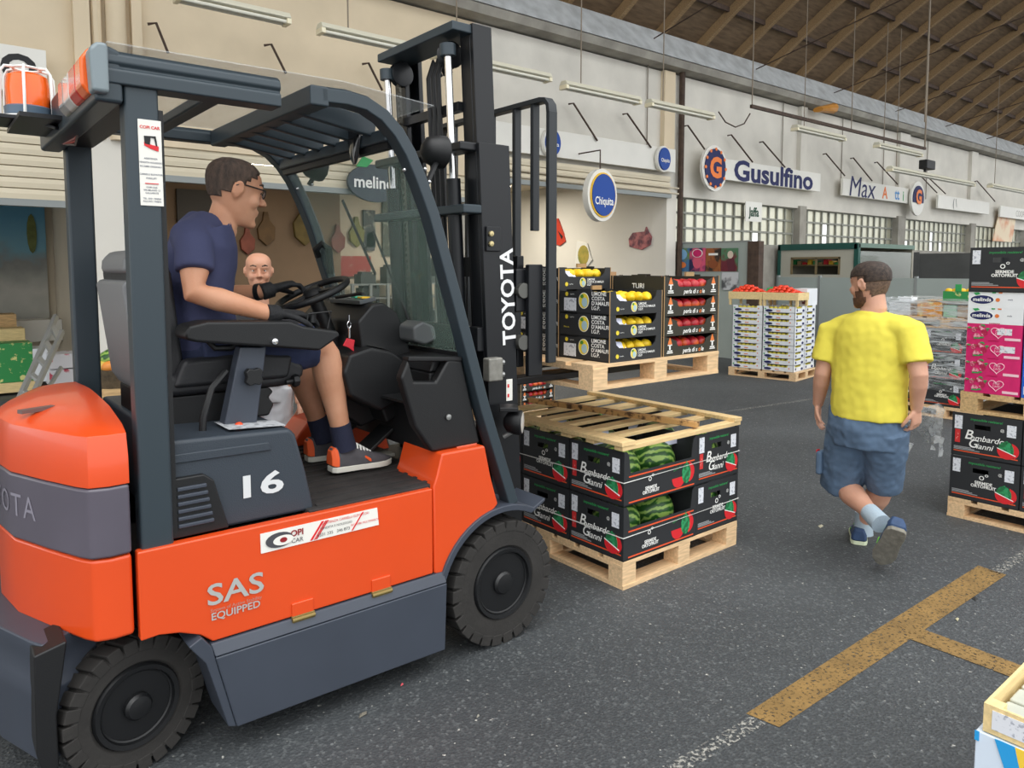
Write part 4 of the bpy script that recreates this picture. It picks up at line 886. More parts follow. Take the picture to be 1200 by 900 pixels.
# small cardboard tabs standing on the crates
for i, (x, y, z, lb) in enumerate(((XP, rows[0]-.16, RT+4*PH, 'small kraft tab on the nearest nectarine stack'), (XL, rows[0]+.1, RT+3*LH, 'small kraft tab behind the open lemons of the nearest stack'), (XP-.05, rows[1], RT+4*PH, 'small kraft tab on the middle nectarine stack'), (XL+.05, rows[1]-.1, RT+4*LH, 'small kraft tab on the middle lemon stack'))):
    solo(MB().box(x-.035, x+.035, y, y+.012, z, z+.022), 'kraft_tab', KRAFT, lb, 'tab', (x, y, z))
# two crates of nectarines on a pallet on the ground, seen under the raised pallet
px_, py_ = 5.02, 6.2
pallet(.85, .9, .13, 'pale pallet on the ground behind the raised forks', (px_, py_, 0), nd=5)
for k in range(3):
    dup(PCR, (px_+.05, py_-.22, .13+k*PH), 0, 'nectarine crate on the ground pallet below the raised forks, %s from the bottom' % ordn(k), 'nectarine crates on the ground pallet')
for ix in range(5): fruit(nec_me, 'nectarine', (px_+.05-.145+ix*.0725, py_-.22-.12, .13+2*PH+.055), 'red nectarine in the topmost crate on the ground below the forks', 'nectarine', 'nectarines below the forks')
for ix in range(5): fruit(nec_me, 'nectarine', (px_+.05-.145+ix*.0725, py_-.22-.12, .13+PH+.055), 'red nectarine in the second crate on the ground below the forks', 'nectarine', 'nectarines below the forks')
for ix in range(5): fruit(nec_me, 'nectarine', (px_+.05-.145+ix*.0725, py_-.22-.12, .13+.055), 'red nectarine in the bottom crate on the ground below the forks', 'nectarine', 'nectarines below the forks')
# --- white crates tower with tomatoes ---
WR = math.radians(8)
wc_ = V((10.1, 6.12, 0)); Rw = Matrix.Rotation(WR, 3, 'Z')
def wp(x, y, z): return wc_+Rw@V((x, y, z))
pallet(.82, 1.04, .125, 'pine pallet under the tower of white fruit crates', wc_, WR, nd=6)
CL, CW, CH = .385, .475, .0945
def white_crate():
    t = thing('white_crate', 'x', 'crate'); th = .006
    c = MB().box(-CL/2, CL/2, -CW/2, CW/2, 0, th)
    for s in (-1, 1):
        c.prism([(-CW/2, 0), (CW/2, 0), (CW/2, CH), (CW/2-.075, CH), (CW/2-.085, .062), (-CW/2+.095, .062), (-CW/2+.085, CH), (-CW/2, CH)], 'x', *sorted((s*CL/2, s*(CL/2-th))))
        c.prism([(-CL/2, 0), (CL/2, 0), (CL/2, CH), (CL/2-.12, CH), (CL/2-.13, .066), (-CL/2+.05, .066), (-CL/2+.04, CH), (-CL/2, CH)], 'y', *sorted((s*CW/2, s*(CW/2-th))))
    c.build('carton', CARTW, t)
    e, f = -CL/2-.0015, -CW/2-.0015
    part_prisms('logo_patch', NAVY, t, [ngon(12, .058, .019, .15, .03)], 'x', e, e+.001)
    part_prisms('logo_patch', GREENP, t, [ngon(8, .012, .012, .205, .056)], 'x', e-.0005, e+.001)
    part_prisms('logo_patch', FLAME, t, [ngon(8, .010, .010, -.17, .05), rect(-.02, .04, .02, .032)], 'x', e, e+.001)
    part_prisms('logo_patch', NAVY, t, [ngon(12, .04, .019, .11, .03), ngon(10, .02, .02, -.12, .04)], 'y', f, f+.001)
    fr = MB()
    for i in range(5): fr.ell((-CL/2+.035, .13-i*.066, .066), (.028, .034, .024), 8, 5)
    for i in range(4): fr.ell((-.11+i*.06, -CW/2+.035, .066), (.03, .028, .022), 8, 5)
    o = fr.build('yellow_fruit', M('yellow_green_fruit', 'cfc24a', .5, var=.2, scale=15), t, smooth=True); o['kind'] = 'stuff'
    MB().box(-CL/2+.06, CL/2-.01, -CW/2+.07, CW/2-.01, .01, .055).build('dark_tray', M('tray_dark', '3a3630', .8), t)
    return t
WCR = white_crate()
for k in range(10):
    for iy, yy in enumerate((.24, -.24)):
        for ix, xx in enumerate((-.2, .19)):
            if ix == 1 and iy == 0: continue
            dup(WCR, wp(xx, yy, .1255+k*(CH+.0005)), WR, 'white fruit crate, %s from the bottom in the %s %s column of the white tower' % (ordn(k), ('front', 'rear')[ix], ('left', 'right')[iy]), 'white crates of the tower')
tz = .1255+10*(CH+.0005)
PINEC = wood('crate_pine', 'e6cc94', .12)
def wood_crate(label, c, L, Wd, H, rz=0, legs=.09, slats=1, grp='wooden crates'):
    t = thing('wooden_crate', label, 'crate', c, grp, rz=rz)
    for s in (-1, 1):
        MB().box(-L/2, L/2, *sorted((s*Wd/2, s*(Wd/2-.008))), legs, legs+H).build('side_board', PINEC, t, loc=(0, 0, 0))
        MB().box(*sorted((s*L/2, s*(L/2-.008))), -Wd/2+.008, Wd/2-.008, legs, legs+H).build('end_board', PINEC, t, loc=(0, 0, 0))
        for u in (-1, 1): MB().box(*sorted((s*L/2-s*.008, s*(L/2-.04))), *sorted((u*(Wd/2-.008), u*(Wd/2-.04))), 0, legs+H).build('corner_post', PINEC, t, loc=(0, 0, 0))
    for i in range(4):
        y = -Wd/2+.05+i*(Wd-.1)/3; MB().box(-L/2+.009, L/2-.009, y-.035, y+.035, legs, legs+.006).build('bottom_slat', PINEC, t, loc=(0, 0, 0))
    return t
tom_me = MB().ell((0, 0, 0), (.034, .034, .029), 10, 7).mesh('tomato'); tom_me.materials.append(TOMA)
for p in tom_me.polygons: p.use_smooth = True
for i, (yy, xx, nm) in enumerate(((.29, -.19, 'left'), (-.25, -.19, 'right'), (.02, .25, 'rear'))):
    wood_crate('%s pine crate of tomatoes on top of the white crate tower' % nm, wp(xx, yy, tz), .40, .53, .11, WR)
    if i < 2:
        for a in range(6):
            for b in range(7):
                hgt = .13*math.exp(-((a-2.5)/2.6)**2-((b-3.6)/3)**2)
                fruit(tom_me, 'tomato', wp(xx-.155+a*.062+random.uniform(-.008, .008), yy-.215+b*.0715+random.uniform(-.008, .008), tz+.155+hgt), 'red tomato heaped in the %s pine crate on the white tower' % nm, 'tomato', 'tomatoes on the white tower')
solo(MB().prism([(-.1, 0), (.12, 0), (.13, .05), (.05, .07), (-.06, .055)], 'y', -.02, .02), 'green_leaf_bag', GREENP, 'crumpled green bag behind the heaped tomatoes', 'bag', (0, 0, 0)).location = wp(-.08, .03, tz+.20)
t = thing('white_carton', 'white and maroon carton behind the right crate of tomatoes', 'box', wp(.25, -.37, tz), rz=WR)
MB().box(-.2, .2, -.1, .1, 0, .25).build('carton', CARTW, t, loc=(0, 0, 0)); MB().box(-.203, -.2, -.09, .05, .02, .2).build('printed_panel', M('maroon', '6a2430', .6, col2='d8cfc8', scale=14, thr=(.5, .6)), t, loc=(0, 0, 0))
# --- right-hand stack ---
RX, RY = 5.21, 1.862
pallet(1.2, 1.0, .13, 'pale pallet under the watermelon cartons at the right edge', (RX+.6, RY-.5, 0), nd=6)
for l in (0, 1):
    for i in range(2):
        dup((MBB, MBA)[l] if i == 0 else MBA, (RX+.30, RY-.2-i*.397, .13+l*LAY), 0, 'black watermelon carton in the right-hand stack, %s layer, %s' % (('lower', 'upper')[l], ('left', 'right')[i]), 'watermelon cartons in the right-hand stack')
        dup(MBA, (RX+.90, RY-.2-i*.397, .13+l*LAY), math.pi, 'black watermelon carton at the back of the right-hand stack, %s %s' % (('lower', 'upper')[l], ('left', 'right')[i]), 'watermelon cartons in the right-hand stack')
zz = .13+2*LAY
pallet(1.2, .8, .135, 'second pallet in the right-hand stack below the pink boxes', (RX+.62, RY-.44, zz), wm=WOODO, nd=5)
zz += .136
def pink_box():
    t = thing('pink_carton', 'x', 'box'); Wd, H, L = .305, .11, .5
    MB().box(-L/2, L/2, -Wd/2, Wd/2, 0, H).box(-L/2, -L/2+.004, -.03, .03, H, H+.008).build('carton', PINK, t)
    e = -L/2-.0015
    fl_ = MB(); lf = MB()
    rnd = random.Random(5)
    for i in range(9):
        u, v = rnd.uniform(.05, .145), rnd.uniform(.02, .09); r = rnd.uniform(.008, .02); fl_.prism(ngon(9, r, None, u, v), 'x', e-.0003*i, e+.001)
        lf.prism(ngon(6, .012, .005, u+rnd.uniform(-.02, -.005), v+rnd.uniform(-.02, .02), rnd.uniform(0, 3)), 'x', e-.0004*i, e+.001)
    tag(fl_.build('rose_print', M('rose', 'b5184f', .5, col2='f0a8bc', scale=50, thr=(.5, .65)), t), kind='stuff'); tag(lf.build('leaf_print', GREENP, t), kind='stuff')
    heart = [(.03*math.sin(a)**3*1.15, .03*(13*math.cos(a)-5*math.cos(2*a)-2*math.cos(3*a)-math.cos(4*a))/16) for a in [i*math.pi/12 for i in range(24)]]
    MB().tube([(e, -.025+u*1.2, .06+v*1.25) for u, v in heart], .0022, 5, closed=True).build('heart_outline', M('pale_pink', 'f3c9d6', .5), t)
    text('Pink\nLady', .022, M('pale_pink', 'f3c9d6', .5), t, (e, -.025, .062), '-x', shear=.3, line=.75)
    part_prisms('small_print', M('pale_pink', 'f3c9d6', .5), t, [rect(-.145, -.06, .012, .028)], 'x', e, e+.001)
    return t
def white_box():
    t = thing('white_apple_carton', 'x', 'box'); Wd, H, L = .305, .10, .5
    MB().box(-L/2, L/2, -Wd/2, Wd/2, 0, H).build('carton', CARTW, t); e = -L/2-.0015
    part_prisms('logo_oval', NAVY, t, [ngon(22, .064, .027, .075, .052)], 'x', e, e+.001)
    part_prisms('logo_oval', WHT, t, [ngon(22, .068, .031, .075, .052)], 'x', e+.0004, e+.0012)
    text('melinda', .033, WHT, t, (e-.0004, .075, .052), '-x', bold=.02)
    part_prisms('logo_leaf', GREENP, t, [[(.11, .078), (.125, .094), (.095, .098), (.085, .086)], rect(.0, .02, .092, .0999)], 'x', e-.0005, e+.001)
    part_prisms('logo_dot', FLAME, t, [ngon(12, .012, None, -.012, .052), rect(-.035, -.015, .092, .0999)], 'x', e, e+.001)
    text('mela', .014, NAVY, t, (e, -.08, .055), '-x')
    return t
PBX, WBX = pink_box(), white_box()
for k in range(4): dup(PBX, (RX+.27-.0, RY-.06-.1525-.006*(3-k)*0, zz+k*.1105), 0, 'pink carton with heart logo, %s from the bottom in the right-hand stack' % ordn(k), 'pink cartons')
lab = [(.02, 3), (.0, 2)]
for dy, k in lab: solo(MB().box(RX+.018, RX+.0195, RY-.30+dy-.03, RY-.30+dy+.05, zz+k*.1105+.045, zz+k*.1105+.085), 'paper_sticker', LABEL, 'white sticker on the %s pink carton' % ('topmost' if k == 3 else 'third'), 'sticker', (RX+.018, RY-.30+dy, zz+k*.1105+.045))
for k in range(2): dup(WBX, (RX+.27, RY-.06-.1525, zz+4*.1105+k*.1003), 0, 'white carton with navy oval logo, the %s of the two above the pink ones' % ('lower', 'upper')[k], 'white cartons above the pink ones')
dup(MBB, (RX+.31, RY-.06-.195, zz+4*.1105+2*.1003), 0, 'black watermelon carton on top of the white cartons in the right-hand stack')
for k in range(5):
    t = thing('blue_carton', 'blue carton beside the pink ones at the right edge, %s from the bottom' % ordn(k), 'box', (RX+.27, RY-.37-.155, zz+k*.1105), 'blue cartons')
    MB().box(-.25, .25, -.15, .15, 0, .11).build('carton', BLUEC if k < 4 else CARTW, t, loc=(0, 0, 0)); MB().box(-.2515, -.25, .03, .14, .02, .07).build('paper_label', LABEL, t, loc=(0, 0, 0))
# torn stretch film hanging at the corner of the stack
FILM = M('stretch_film', 'dfe5e8', .12, alpha=.34, bump=1.0, bscale=45, var=.3, scale=30)
fm = MB(); rnd = random.Random(2)
grid = [[V((RX-.03-.05*rnd.random()-.12*(j/9)*math.sin(i*.9), RY+.02+.30*(j/9)*(1-.35*(i/8))+.015*rnd.random(), .74-.36*(i/8)*(1-.25*j/9)-.10*(j/9)+.02*rnd.random())) for j in range(10)] for i in range(9)]
fm.add([p for r in grid for p in r], [(i*10+j, i*10+j+1, i*10+j+11, i*10+j+10) for i in range(8) for j in range(9) if i < 8.5-.55*j-2.0*abs(math.sin(j*1.7)) and i > .25*j-1])
t = thing('torn_film', 'torn clear stretch film hanging from the corner of the right-hand stack', 'film', (RX-.03, RY+.05, .4))
fm.build('sheet', FILM, t, smooth=True)
MB().tube([(RX-.06, RY+.22, .45), (RX-.07, RY+.24, .38), (RX-.05, RY+.26, .3), (RX-.06, RY+.25, .24)], [.02, .012, .008, .003], 6).build('twisted_tail', FILM, t, smooth=True)
# --- wrapped mixed pallet behind the walking man ---
WX, WY = 8.6, 3.78
pallet(1.2, 1.2, .13, 'pallet under the film-wrapped stack behind the walking man', (WX+.6, WY-.6, 0), nd=6)
for l in range(3):
    for i in range(3):
        dup((MBA, MBB)[(l+i) % 2], (WX+.30, WY-.2-i*.397, .13+l*LAY), 0, 'watermelon carton wrapped in film, %s layer from the ground, %s from the left' % (ordn(l), ordn(i)), 'film-wrapped watermelon cartons')
z1 = .13+3*LAY
pallet(1.2, 1.2, .12, 'upper pallet inside the film-wrapped stack', (WX+.6, WY-.6, z1), nd=6)
z2 = z1+.121
ORC = M('orange_carton', 'e59a22', .5, col2='f2d77a', scale=16, thr=(.5, .6)); GRC = M('green_carton', '2f8f4a', .5, col2='d9d68a', scale=14, thr=(.58, .64))
for nm, m_, y0, y1, h, xx in (('white_carton', CARTW, 3.78, 3.55, .14, 8.62), ('orange_carton', ORC, 3.47, 3.22, .16, 8.6), ('mint_carton', M('mint_carton', '9fcdb0', .5), 3.21, 3.08, .13, 8.62), ('kraft_carton', KRAFT, 3.07, 2.93, .13, 8.62), ('pine_carton', PINEC, 2.92, 2.72, .17, 8.6)):
    solo(MB().box(xx, xx+.4, y1, y0, z2, z2+h), nm, m_, '%s on the upper pallet of the wrapped stack' % nm.replace('_', ' '), 'box', (xx+.2, (y0+y1)/2, z2), bevel=.004)
for nm, y0, y1, h, lb in (('banana_carton', 3.22, 2.92, .15, 'green carton of yellow fruit on top of the wrapped stack'), ('melon_carton', 2.90, 2.76, .14, 'small green and white carton beside the green fruit carton')):
    t = thing(nm, lb, 'box', (8.8, (y0+y1)/2, z2+.175)); MB().box(8.62, 9.0, y1, y0, z2+.175, z2+.175+h*.7).build('carton', GRC, t)
    MB().box(8.66, 8.96, y1+.01, y0-.01, z2+.175+h*.7, z2+.175+h*.72).build('lid_tray', CARTW, t); MB().box(8.615, 8.625, (y0+y1)/2-.03, (y0+y1)/2+.03, z2+.175+h*.7, z2+.175+h*1.2).build('flap', GREENP, t)
    for i in range(4): MB().ell((8.64, y1+.05+i*(y0-y1-.1)/3, z2+.175+h*.72), (.02, .04, .03), 8, 6).build('fruit', YELL, t, smooth=True)
solo(MB().box(8.6, 9.1, 2.7, 3.5, z2+.165, z2+.172), 'cardboard_sheet', KRAFT, 'brown cardboard sheet across the boxes of the wrapped stack', 'sheet', (8.85, 3.1, z2+.165))
solo(MB().box(8.62, 8.9, 3.52, 3.75, z2+.145, z2+.16).box(8.64, 8.8, 3.55, 3.68, z2+.16, z2+.20), 'paper_bundle', CARTW, 'bundle of paper and card beside the man with the yellow shirt', 'paper', (8.75, 3.63, z2+.145))
WRAP = M('pallet_wrap', 'd6dcde', .12, alpha=.42, bump=.8, bscale=14, stretch=(1, .4, 3))
wn = WRAP.node_tree; wt = wn.nodes.new('ShaderNodeTexNoise'); wt.inputs['Scale'].default_value = 7; wt.inputs['Detail'].default_value = 8; wt.inputs['Distortion'].default_value = 1.5
wr = wn.nodes.new('ShaderNodeValToRGB'); wr.color_ramp.elements[0].position = .42; wr.color_ramp.elements[0].color = (.08, .08, .08, 1); wr.color_ramp.elements[1].position = .66; wr.color_ramp.elements[1].color = (.75, .75, .75, 1)
wm_ = [x for x in wn.nodes if x.type == 'MAPPING'][0]; wn.links.new(wm_.outputs[0], wt.inputs['Vector']); wn.links.new(wt.outputs[0], wr.inputs[0]); wn.links.new(wr.outputs[0], wn.nodes['Principled BSDF'].inputs['Alpha'])
solo(MB().loft([[(WX-.02, WY+.02, z), (WX+.7, WY+.02, z), (WX+.7, WY-1.22, z), (WX-.02, WY-1.22, z)] for z in (.3, .6, .9, 1.1, 1.3)], caps=False), 'stretch_wrap', WRAP, 'clear stretch wrap round the mixed stack behind the walking man', 'film', (WX, WY-.6, .3))
# --- near carton and crate at the lower right corner ---
cc = V((2.10, .645, 0))
t = thing('printed_carton', 'white, blue and yellow carton at the lower right corner', 'box', (2.4, .45, 0))
MB().box(2.085, 2.68, .26, .655, .0, .425).build('carton', M('pale_blue_carton', 'd7e4f2', .5), t, bevel=.004)
part_prisms('printed_curve', M('print_cyan', '2a9fe0', .5), t, [[(.60, .425), (.61, .424), (.575, .33), (.54, .0), (.50, .0), (.535, .33), (.565, .425)], [(.655, .425), (.655, .40), (.645, .40), (.645, .425)], rect(.27, .44, .0, .41)], 'x', 2.0815, 2.084)
part_prisms('printed_curve', M('print_sun', 'f6cf45', .5), t, [[(.565, .425), (.52, .425), (.47, .2), (.44, .0), (.50, .0), (.535, .30)]], 'x', 2.081, 2.0835)
wc2 = wood_crate('shallow pale wooden tray on the carton at the lower right corner', (2.39, .43, .428), .60, .42, .075, 0, legs=.001)
MB().box(-.302, -.3005, .10, .19, .015, .065).build('paper_label', LABEL, wc2, loc=(0, 0, 0)); MB().box(-.302, -.3005, .0, .085, .03, .065).build('red_print', REDP, wc2, loc=(0, 0, 0)); MB().box(-.302, -.3005, .0, .055, .008, .024).build('red_print', REDP, wc2, loc=(0, 0, 0))
for i in range(6):
    solo(MB().box(2.12+i*.092, 2.20+i*.092, .235, .62, .44, .478), 'packed_tray', M('packed_grey', 'b9bcb0', .5, var=.1), 'grey packed bundle in the wooden tray, %s from the near end' % ordn(i), 'bundle', (2.16+i*.092, .43, .44), 'bundles in the wooden tray', bevel=.006)
for r_ in (MBA, MBB, LCA, LCB, PCR, WCR, PBX, WBX): kill(r_)
# ---------------- signs, lamps and things along the back wall ----------------
def board(name, x0, x1, z0, z1, label, y=8.82, m=WHITE):
    t = thing(name, label, 'sign', ((x0+x1)/2, y, z0)); MB().box(x0, x1, y-.03, y+.03, z0, z1).build('board', m, t, bevel=.006); return t
def oval(parent, cx, cz, rx, rz, y, m, d=.03, name='oval_panel'): return MB().prism(ngon(28, rx, rz, cx, cz), 'y', y-d, y+d).build(name, m, parent, bevel=.004)
b1 = board('sign_board', 6.7, 11.05, 3.40, 3.82, 'long blank white board above the stall with the oval blue sign')
t = thing('oval_sign', 'small oval blue sign on the right end of the blank white board', 'sign', (10.62, 8.7, 3.44)); oval(t, 10.62, 3.60, .19, .235, 8.74, WHITE); oval(t, 10.62, 3.60, .155, .20, 8.71, BLUE); text('Chiquita', .09, WHT, t, (10.62, 8.675, 3.57), '-y', bold=.02, sx=.75)
p = U(652, 169, 'y', 8.75); t = thing('oval_sign', 'small oval blue sign half hidden by the load backrest', 'sign', (p.x-.1, 8.7, 3.42)); oval(t, p.x-.12, 3.6, .19, .235, 8.74, WHITE); oval(t, p.x-.12, 3.6, .155, .20, 8.71, BLUE); text('Chiquita', .085, WHT, t, (p.x-.12, 8.675, 3.57), '-y', bold=.02, sx=.75)
a = U(703, 229, 'y', 8.3); t = thing('oval_sign', 'large hanging oval blue sign with white lettering and yellow rim', 'sign', (a.x, 8.3, a.z-.42))
oval(t, a.x, a.z, .335, .415, 8.3, WHITE, .06); oval(t, a.x, a.z, .285, .355, 8.23, YELL, .012); oval(t, a.x, a.z, .262, .33, 8.215, BLUE, .012); text('Chiquita', .17, WHT, t, (a.x, 8.198, a.z-.10), '-y', bold=.02, sx=.72)
MB().tube([(a.x, 8.3, a.z+.4), (a.x, 8.3, 3.5), (a.x, 8.8, 3.5)], .012, 6).build('hanger', RUST, t)
b2 = board('sign_board', 11.95, 16.3, 3.39, 3.80, 'white board with large navy lettering beside the round orange emblem'); text('Gusulfino', .56, NAVY, b2, (14.42, 8.785, 3.585), '-y', bold=.03, sx=1.42)
t = thing('oval_sign', 'oval navy emblem with an orange letter on the left end of the navy lettered board', 'sign', (12.12, 8.7, 3.2)); oval(t, 12.12, 3.56, .40, .44, 8.72, WHITE); oval(t, 12.12, 3.56, .33, .37, 8.68, NAVY, .012); text('G', .52, ORNG, t, (12.12, 8.66, 3.55), '-y', bold=.045)
for k in range(12): MB().prism(ngon(5, .035, .035, 12.12+.32*math.cos(k*.5236), 3.56+.36*math.sin(k*.5236), 1.57), 'y', 8.66, 8.67).build('star', ORNG, t)
b3 = board('sign_board', 17.35, 21.75, 3.38, 3.78, 'white board with loose coloured letters beyond the navy lettered one'); text('Max', .70, NAVY, b3, (18.3, 8.785, 3.60), '-y', shear=.15, bold=.0, sx=1.15); text('A', .42, ORNG, b3, (19.55, 8.785, 3.56), '-y', bold=.02); text('tt', .4, M('sky_print', '3f8fd0', .5), b3, (20.25, 8.785, 3.57), '-y', bold=.02); text('i', .36, GREENP, b3, (20.62, 8.785, 3.55), '-y', bold=.02)
t = thing('oval_sign', 'weathered oval emblem at the right end of the coloured letter board', 'sign', (21.3, 8.7, 3.2)); oval(t, 21.3, 3.53, .42, .46, 8.72, WHITE); MB().prism([(21.3+x, 3.53+z) for x, z in arc(0, 0, .34, -20, 200, 14)], 'y', 8.67, 8.69).build('oval_panel', NAVY, t); text('G', .5, ORNG, t, (21.3, 8.66, 3.55), '-y', bold=.045)
b4 = board('sign_board', 22.9, 26.9, 3.36, 3.74, 'white board with only two dark marks left'); text('( \\', .35, M('faded_navy', '3c4250', .6), b4, (24.1, 8.785, 3.56), '-y')
b5 = board('sign_board', 27.9, 33, 3.33, 3.7, 'faded white board furthest along the wall'); text('COOP', .3, M('faded_grey', 'b5b2aa', .6), b5, (29.8, 8.785, 3.5), '-y')
b6 = board('sign_board', -2.0, 1.13, 3.36, 3.80, 'white board with black letters above the mural stall at the left edge'); text('NO', .34, BLACKP, b6, (1.05, 8.785, 3.58), '-y', bold=.04, sx=1.1, align='RIGHT'); 
a = U(883, 249, 'y', 8.9); t = thing('hanging_card', 'square white card with dark green lettering in front of the window', 'sign', (a.x, 8.9, a.z-.25)); MB().box(a.x-.3, a.x+.3, 8.89, 8.91, a.z-.19, a.z+.22).build('card', WHITE, t); text('Jaffa', .26, M('jaffa_green', '1e4a34', .6), t, (a.x, 8.885, a.z), '-y', bold=.03, sx=.85)
a = U(441, 215, 'y', 8.9); t = thing('oval_sign', 'dark oval sign with a heart-shaped letter and green leaf seen through the windscreen', 'sign', (a.x, 8.9, a.z-.2)); oval(t, a.x, a.z, .42, .25, 8.92, M('slate_oval', '2c3340', .5)); text('melinda', .22, WHT, t, (a.x, 8.88, a.z), '-y', bold=.02); MB().prism([(a.x-.3, a.z+.2), (a.x-.2, a.z+.34), (a.x-.05, a.z+.3), (a.x-.15, a.z+.2)], 'y', 8.88, 8.9).build('leaf', GREENP, t)
# stay rods of the boards, each a bent iron bar
rods = [(672, 121, 700, 165), (735, 133, 763, 173), (806, 147, 828, 178), (857, 158, 882, 190), (894, 166, 920, 196), (968, 180, 990, 206), (1000, 185, 1022, 212), (1028, 190, 1052, 216), (183, 27, 197, 62), (318, 52, 335, 86), (432, 74, 448, 106), (1074, 201, 1098, 226), (1088, 208, 1108, 227), (1145, 212, 1166, 236)]
for i, (ax_, ay_, bx_, by_) in enumerate(rods):
    p, q = U(ax_, ay_, 'y', 8.84), U(bx_, by_, 'y', 8.76)
    solo(MB().tube([p+V((-.08, .03, -.02)), p, q], .016, 6), 'stay_rod', RUST, 'bent iron stay rod %s' % (['above the left part of the blank board', 'above the right part of the blank board', 'above the round orange emblem', 'above the start of the navy lettering', 'above the end of the navy lettering', 'above the start of the coloured letters', 'above the middle of the coloured letters', 'above the weathered oval emblem', 'high above the driver at the left', 'above the front of the guard roof', 'just left of the mast', 'left one above the two-mark board', 'right one above the two-mark board', 'beside the furthest board'][i]), 'rod', tuple(q), 'stay rods')
# fluorescent battens hung from the roof
LBODY = M('batten_white', 'dcd8c4', .4); TUBE = M('fluorescent_tube_off', 'e8e6d8', .2)
def batten(a, b, label, y=7.8):
    p, q = U(a[0], a[1], 'y', y), U(b[0], b[1], 'y', y); z = (p.z+q.z)/2; x0, x1 = p.x, q.x
    t = thing('fluorescent_lamp', label, 'lamp', ((x0+x1)/2, y, z), 'hanging fluorescent lamps')
    MB().prism([(y-.05, z+.06), (y+.05, z+.06), (y+.09, z), (y+.07, z-.01), (y-.07, z-.01), (y-.09, z)], 'x', x0, x1).build('housing', LBODY, t, bevel=.006)
    for dy in (-.045, .045): MB().tube([(x0+.03, y+dy, z-.035), (x1-.03, y+dy, z-.035)], .02, 8).build('tube', TUBE, t, smooth=True)
    for x in (x0+.02, x1-.02): MB().box(x-.025, x+.025, y-.08, y+.08, z-.06, z).build('end_cap', M('cap_cream', 'efe6c8', .4), t, bevel=.006)
    for x in (x0+.35,): MB().tube([(x, y, z+.06), (x, y, vz(y)-.1)], .009, 6).build('hanger_rod', M('hanger_steel', '8a7d6c', .6), t)
    return z
batten((205, -6), (338, 24), 'fluorescent lamp above the driver')
batten((374, 32), (474, 56), 'fluorescent lamp left of the mast')
batten((508, 62), (643, 92), 'fluorescent lamp behind the top of the mast')
batten((660, 101), (748, 117), 'fluorescent lamp right of the load backrest')
batten((760, 122), (834, 135), 'fluorescent lamp beside the downpipe')
batten((931, 150), (988, 162), 'fluorescent lamp on the iron rail, nearer one')
batten((1027, 171), (1078, 180), 'fluorescent lamp on the iron rail, further one')
zfl_ = batten((1042, 200), (1140, 214), 'fluorescent lamp above the coloured letter board')
batten((1160, 218), (1230, 230), 'fluorescent lamp furthest to the right')
p, q = U(880, 131, 'y', 7.8), U(1084, 181, 'y', 7.8); z = (p.z+q.z)/2+.12
t = thing('lamp_rail', 'brown iron rail hung from the roof on long rods', 'rail', ((p.x+q.x)/2, 7.8, z)); MB().bar((p.x, 7.8, z), (q.x, 7.8, z), .05, .06).build('rail', RUST, t)
for k, x in enumerate((p.x+.03, (p.x+q.x)/2, q.x-.03)): MB().tube([(x, 7.8, z), (x, 7.8, vz(7.8)-.1)], (.011, .011, .02)[k], 6).build('hanger_rod', M('hanger_steel', '8a7d6c', .6), t)
p0 = U(1090, 0, 'y', 6.5); solo(MB().tube([(p0.x, 6.5, 4.6), (p0.x, 6.5, vz(6.5)-.05)], .02, 6), 'hanger_rod', M('hanger_steel', '8a7d6c', .6), 'long single iron rod hanging from the roof near the top right', 'rod', (p0.x, 6.5, 4.6))
a = U(1086, 205, 'y', 7.8); a.z = zfl_+.20; solo(MB().box(a.x-.25, a.x+.25, 7.7, 7.9, a.z-.05, a.z+.17).bar((a.x-.1, 7.8, a.z), (a.x-.12, 7.8, zfl_+.06), .06, .06), 'floodlight', BLACKP, 'small black floodlight on top of the long lamp', 'lamp', (a.x, 7.8, zfl_+.06), bevel=.02)
a = U(977, 128, 'y', 8.6); solo(MB().loft([[(a.x-.7+.7*u, 8.6+.12*math.cos(t_), a.z-.1+.12*u+.12*math.sin(t_)*(.5+.5*u)) for t_ in [k*.785 for k in range(8)]] for u in (0, .4, 1)]), 'wall_lamp', M('amber_lamp', 'c98a3a', .4), 'amber weathered lamp under the eaves', 'lamp', (a.x, 8.6, a.z))
solo(MB().tube([U(842, 131, 'y', 7.8), U(850, 143, 'y', 7.8), U(862, 149, 'y', 7.8), U(872, 145, 'y', 7.8), U(879, 133, 'y', 7.8)], .012, 5), 'lamp_cable', RUST, 'cable sagging between the lamp row and the iron rail', 'cable', tuple(U(862, 149, 'y', 7.8)))
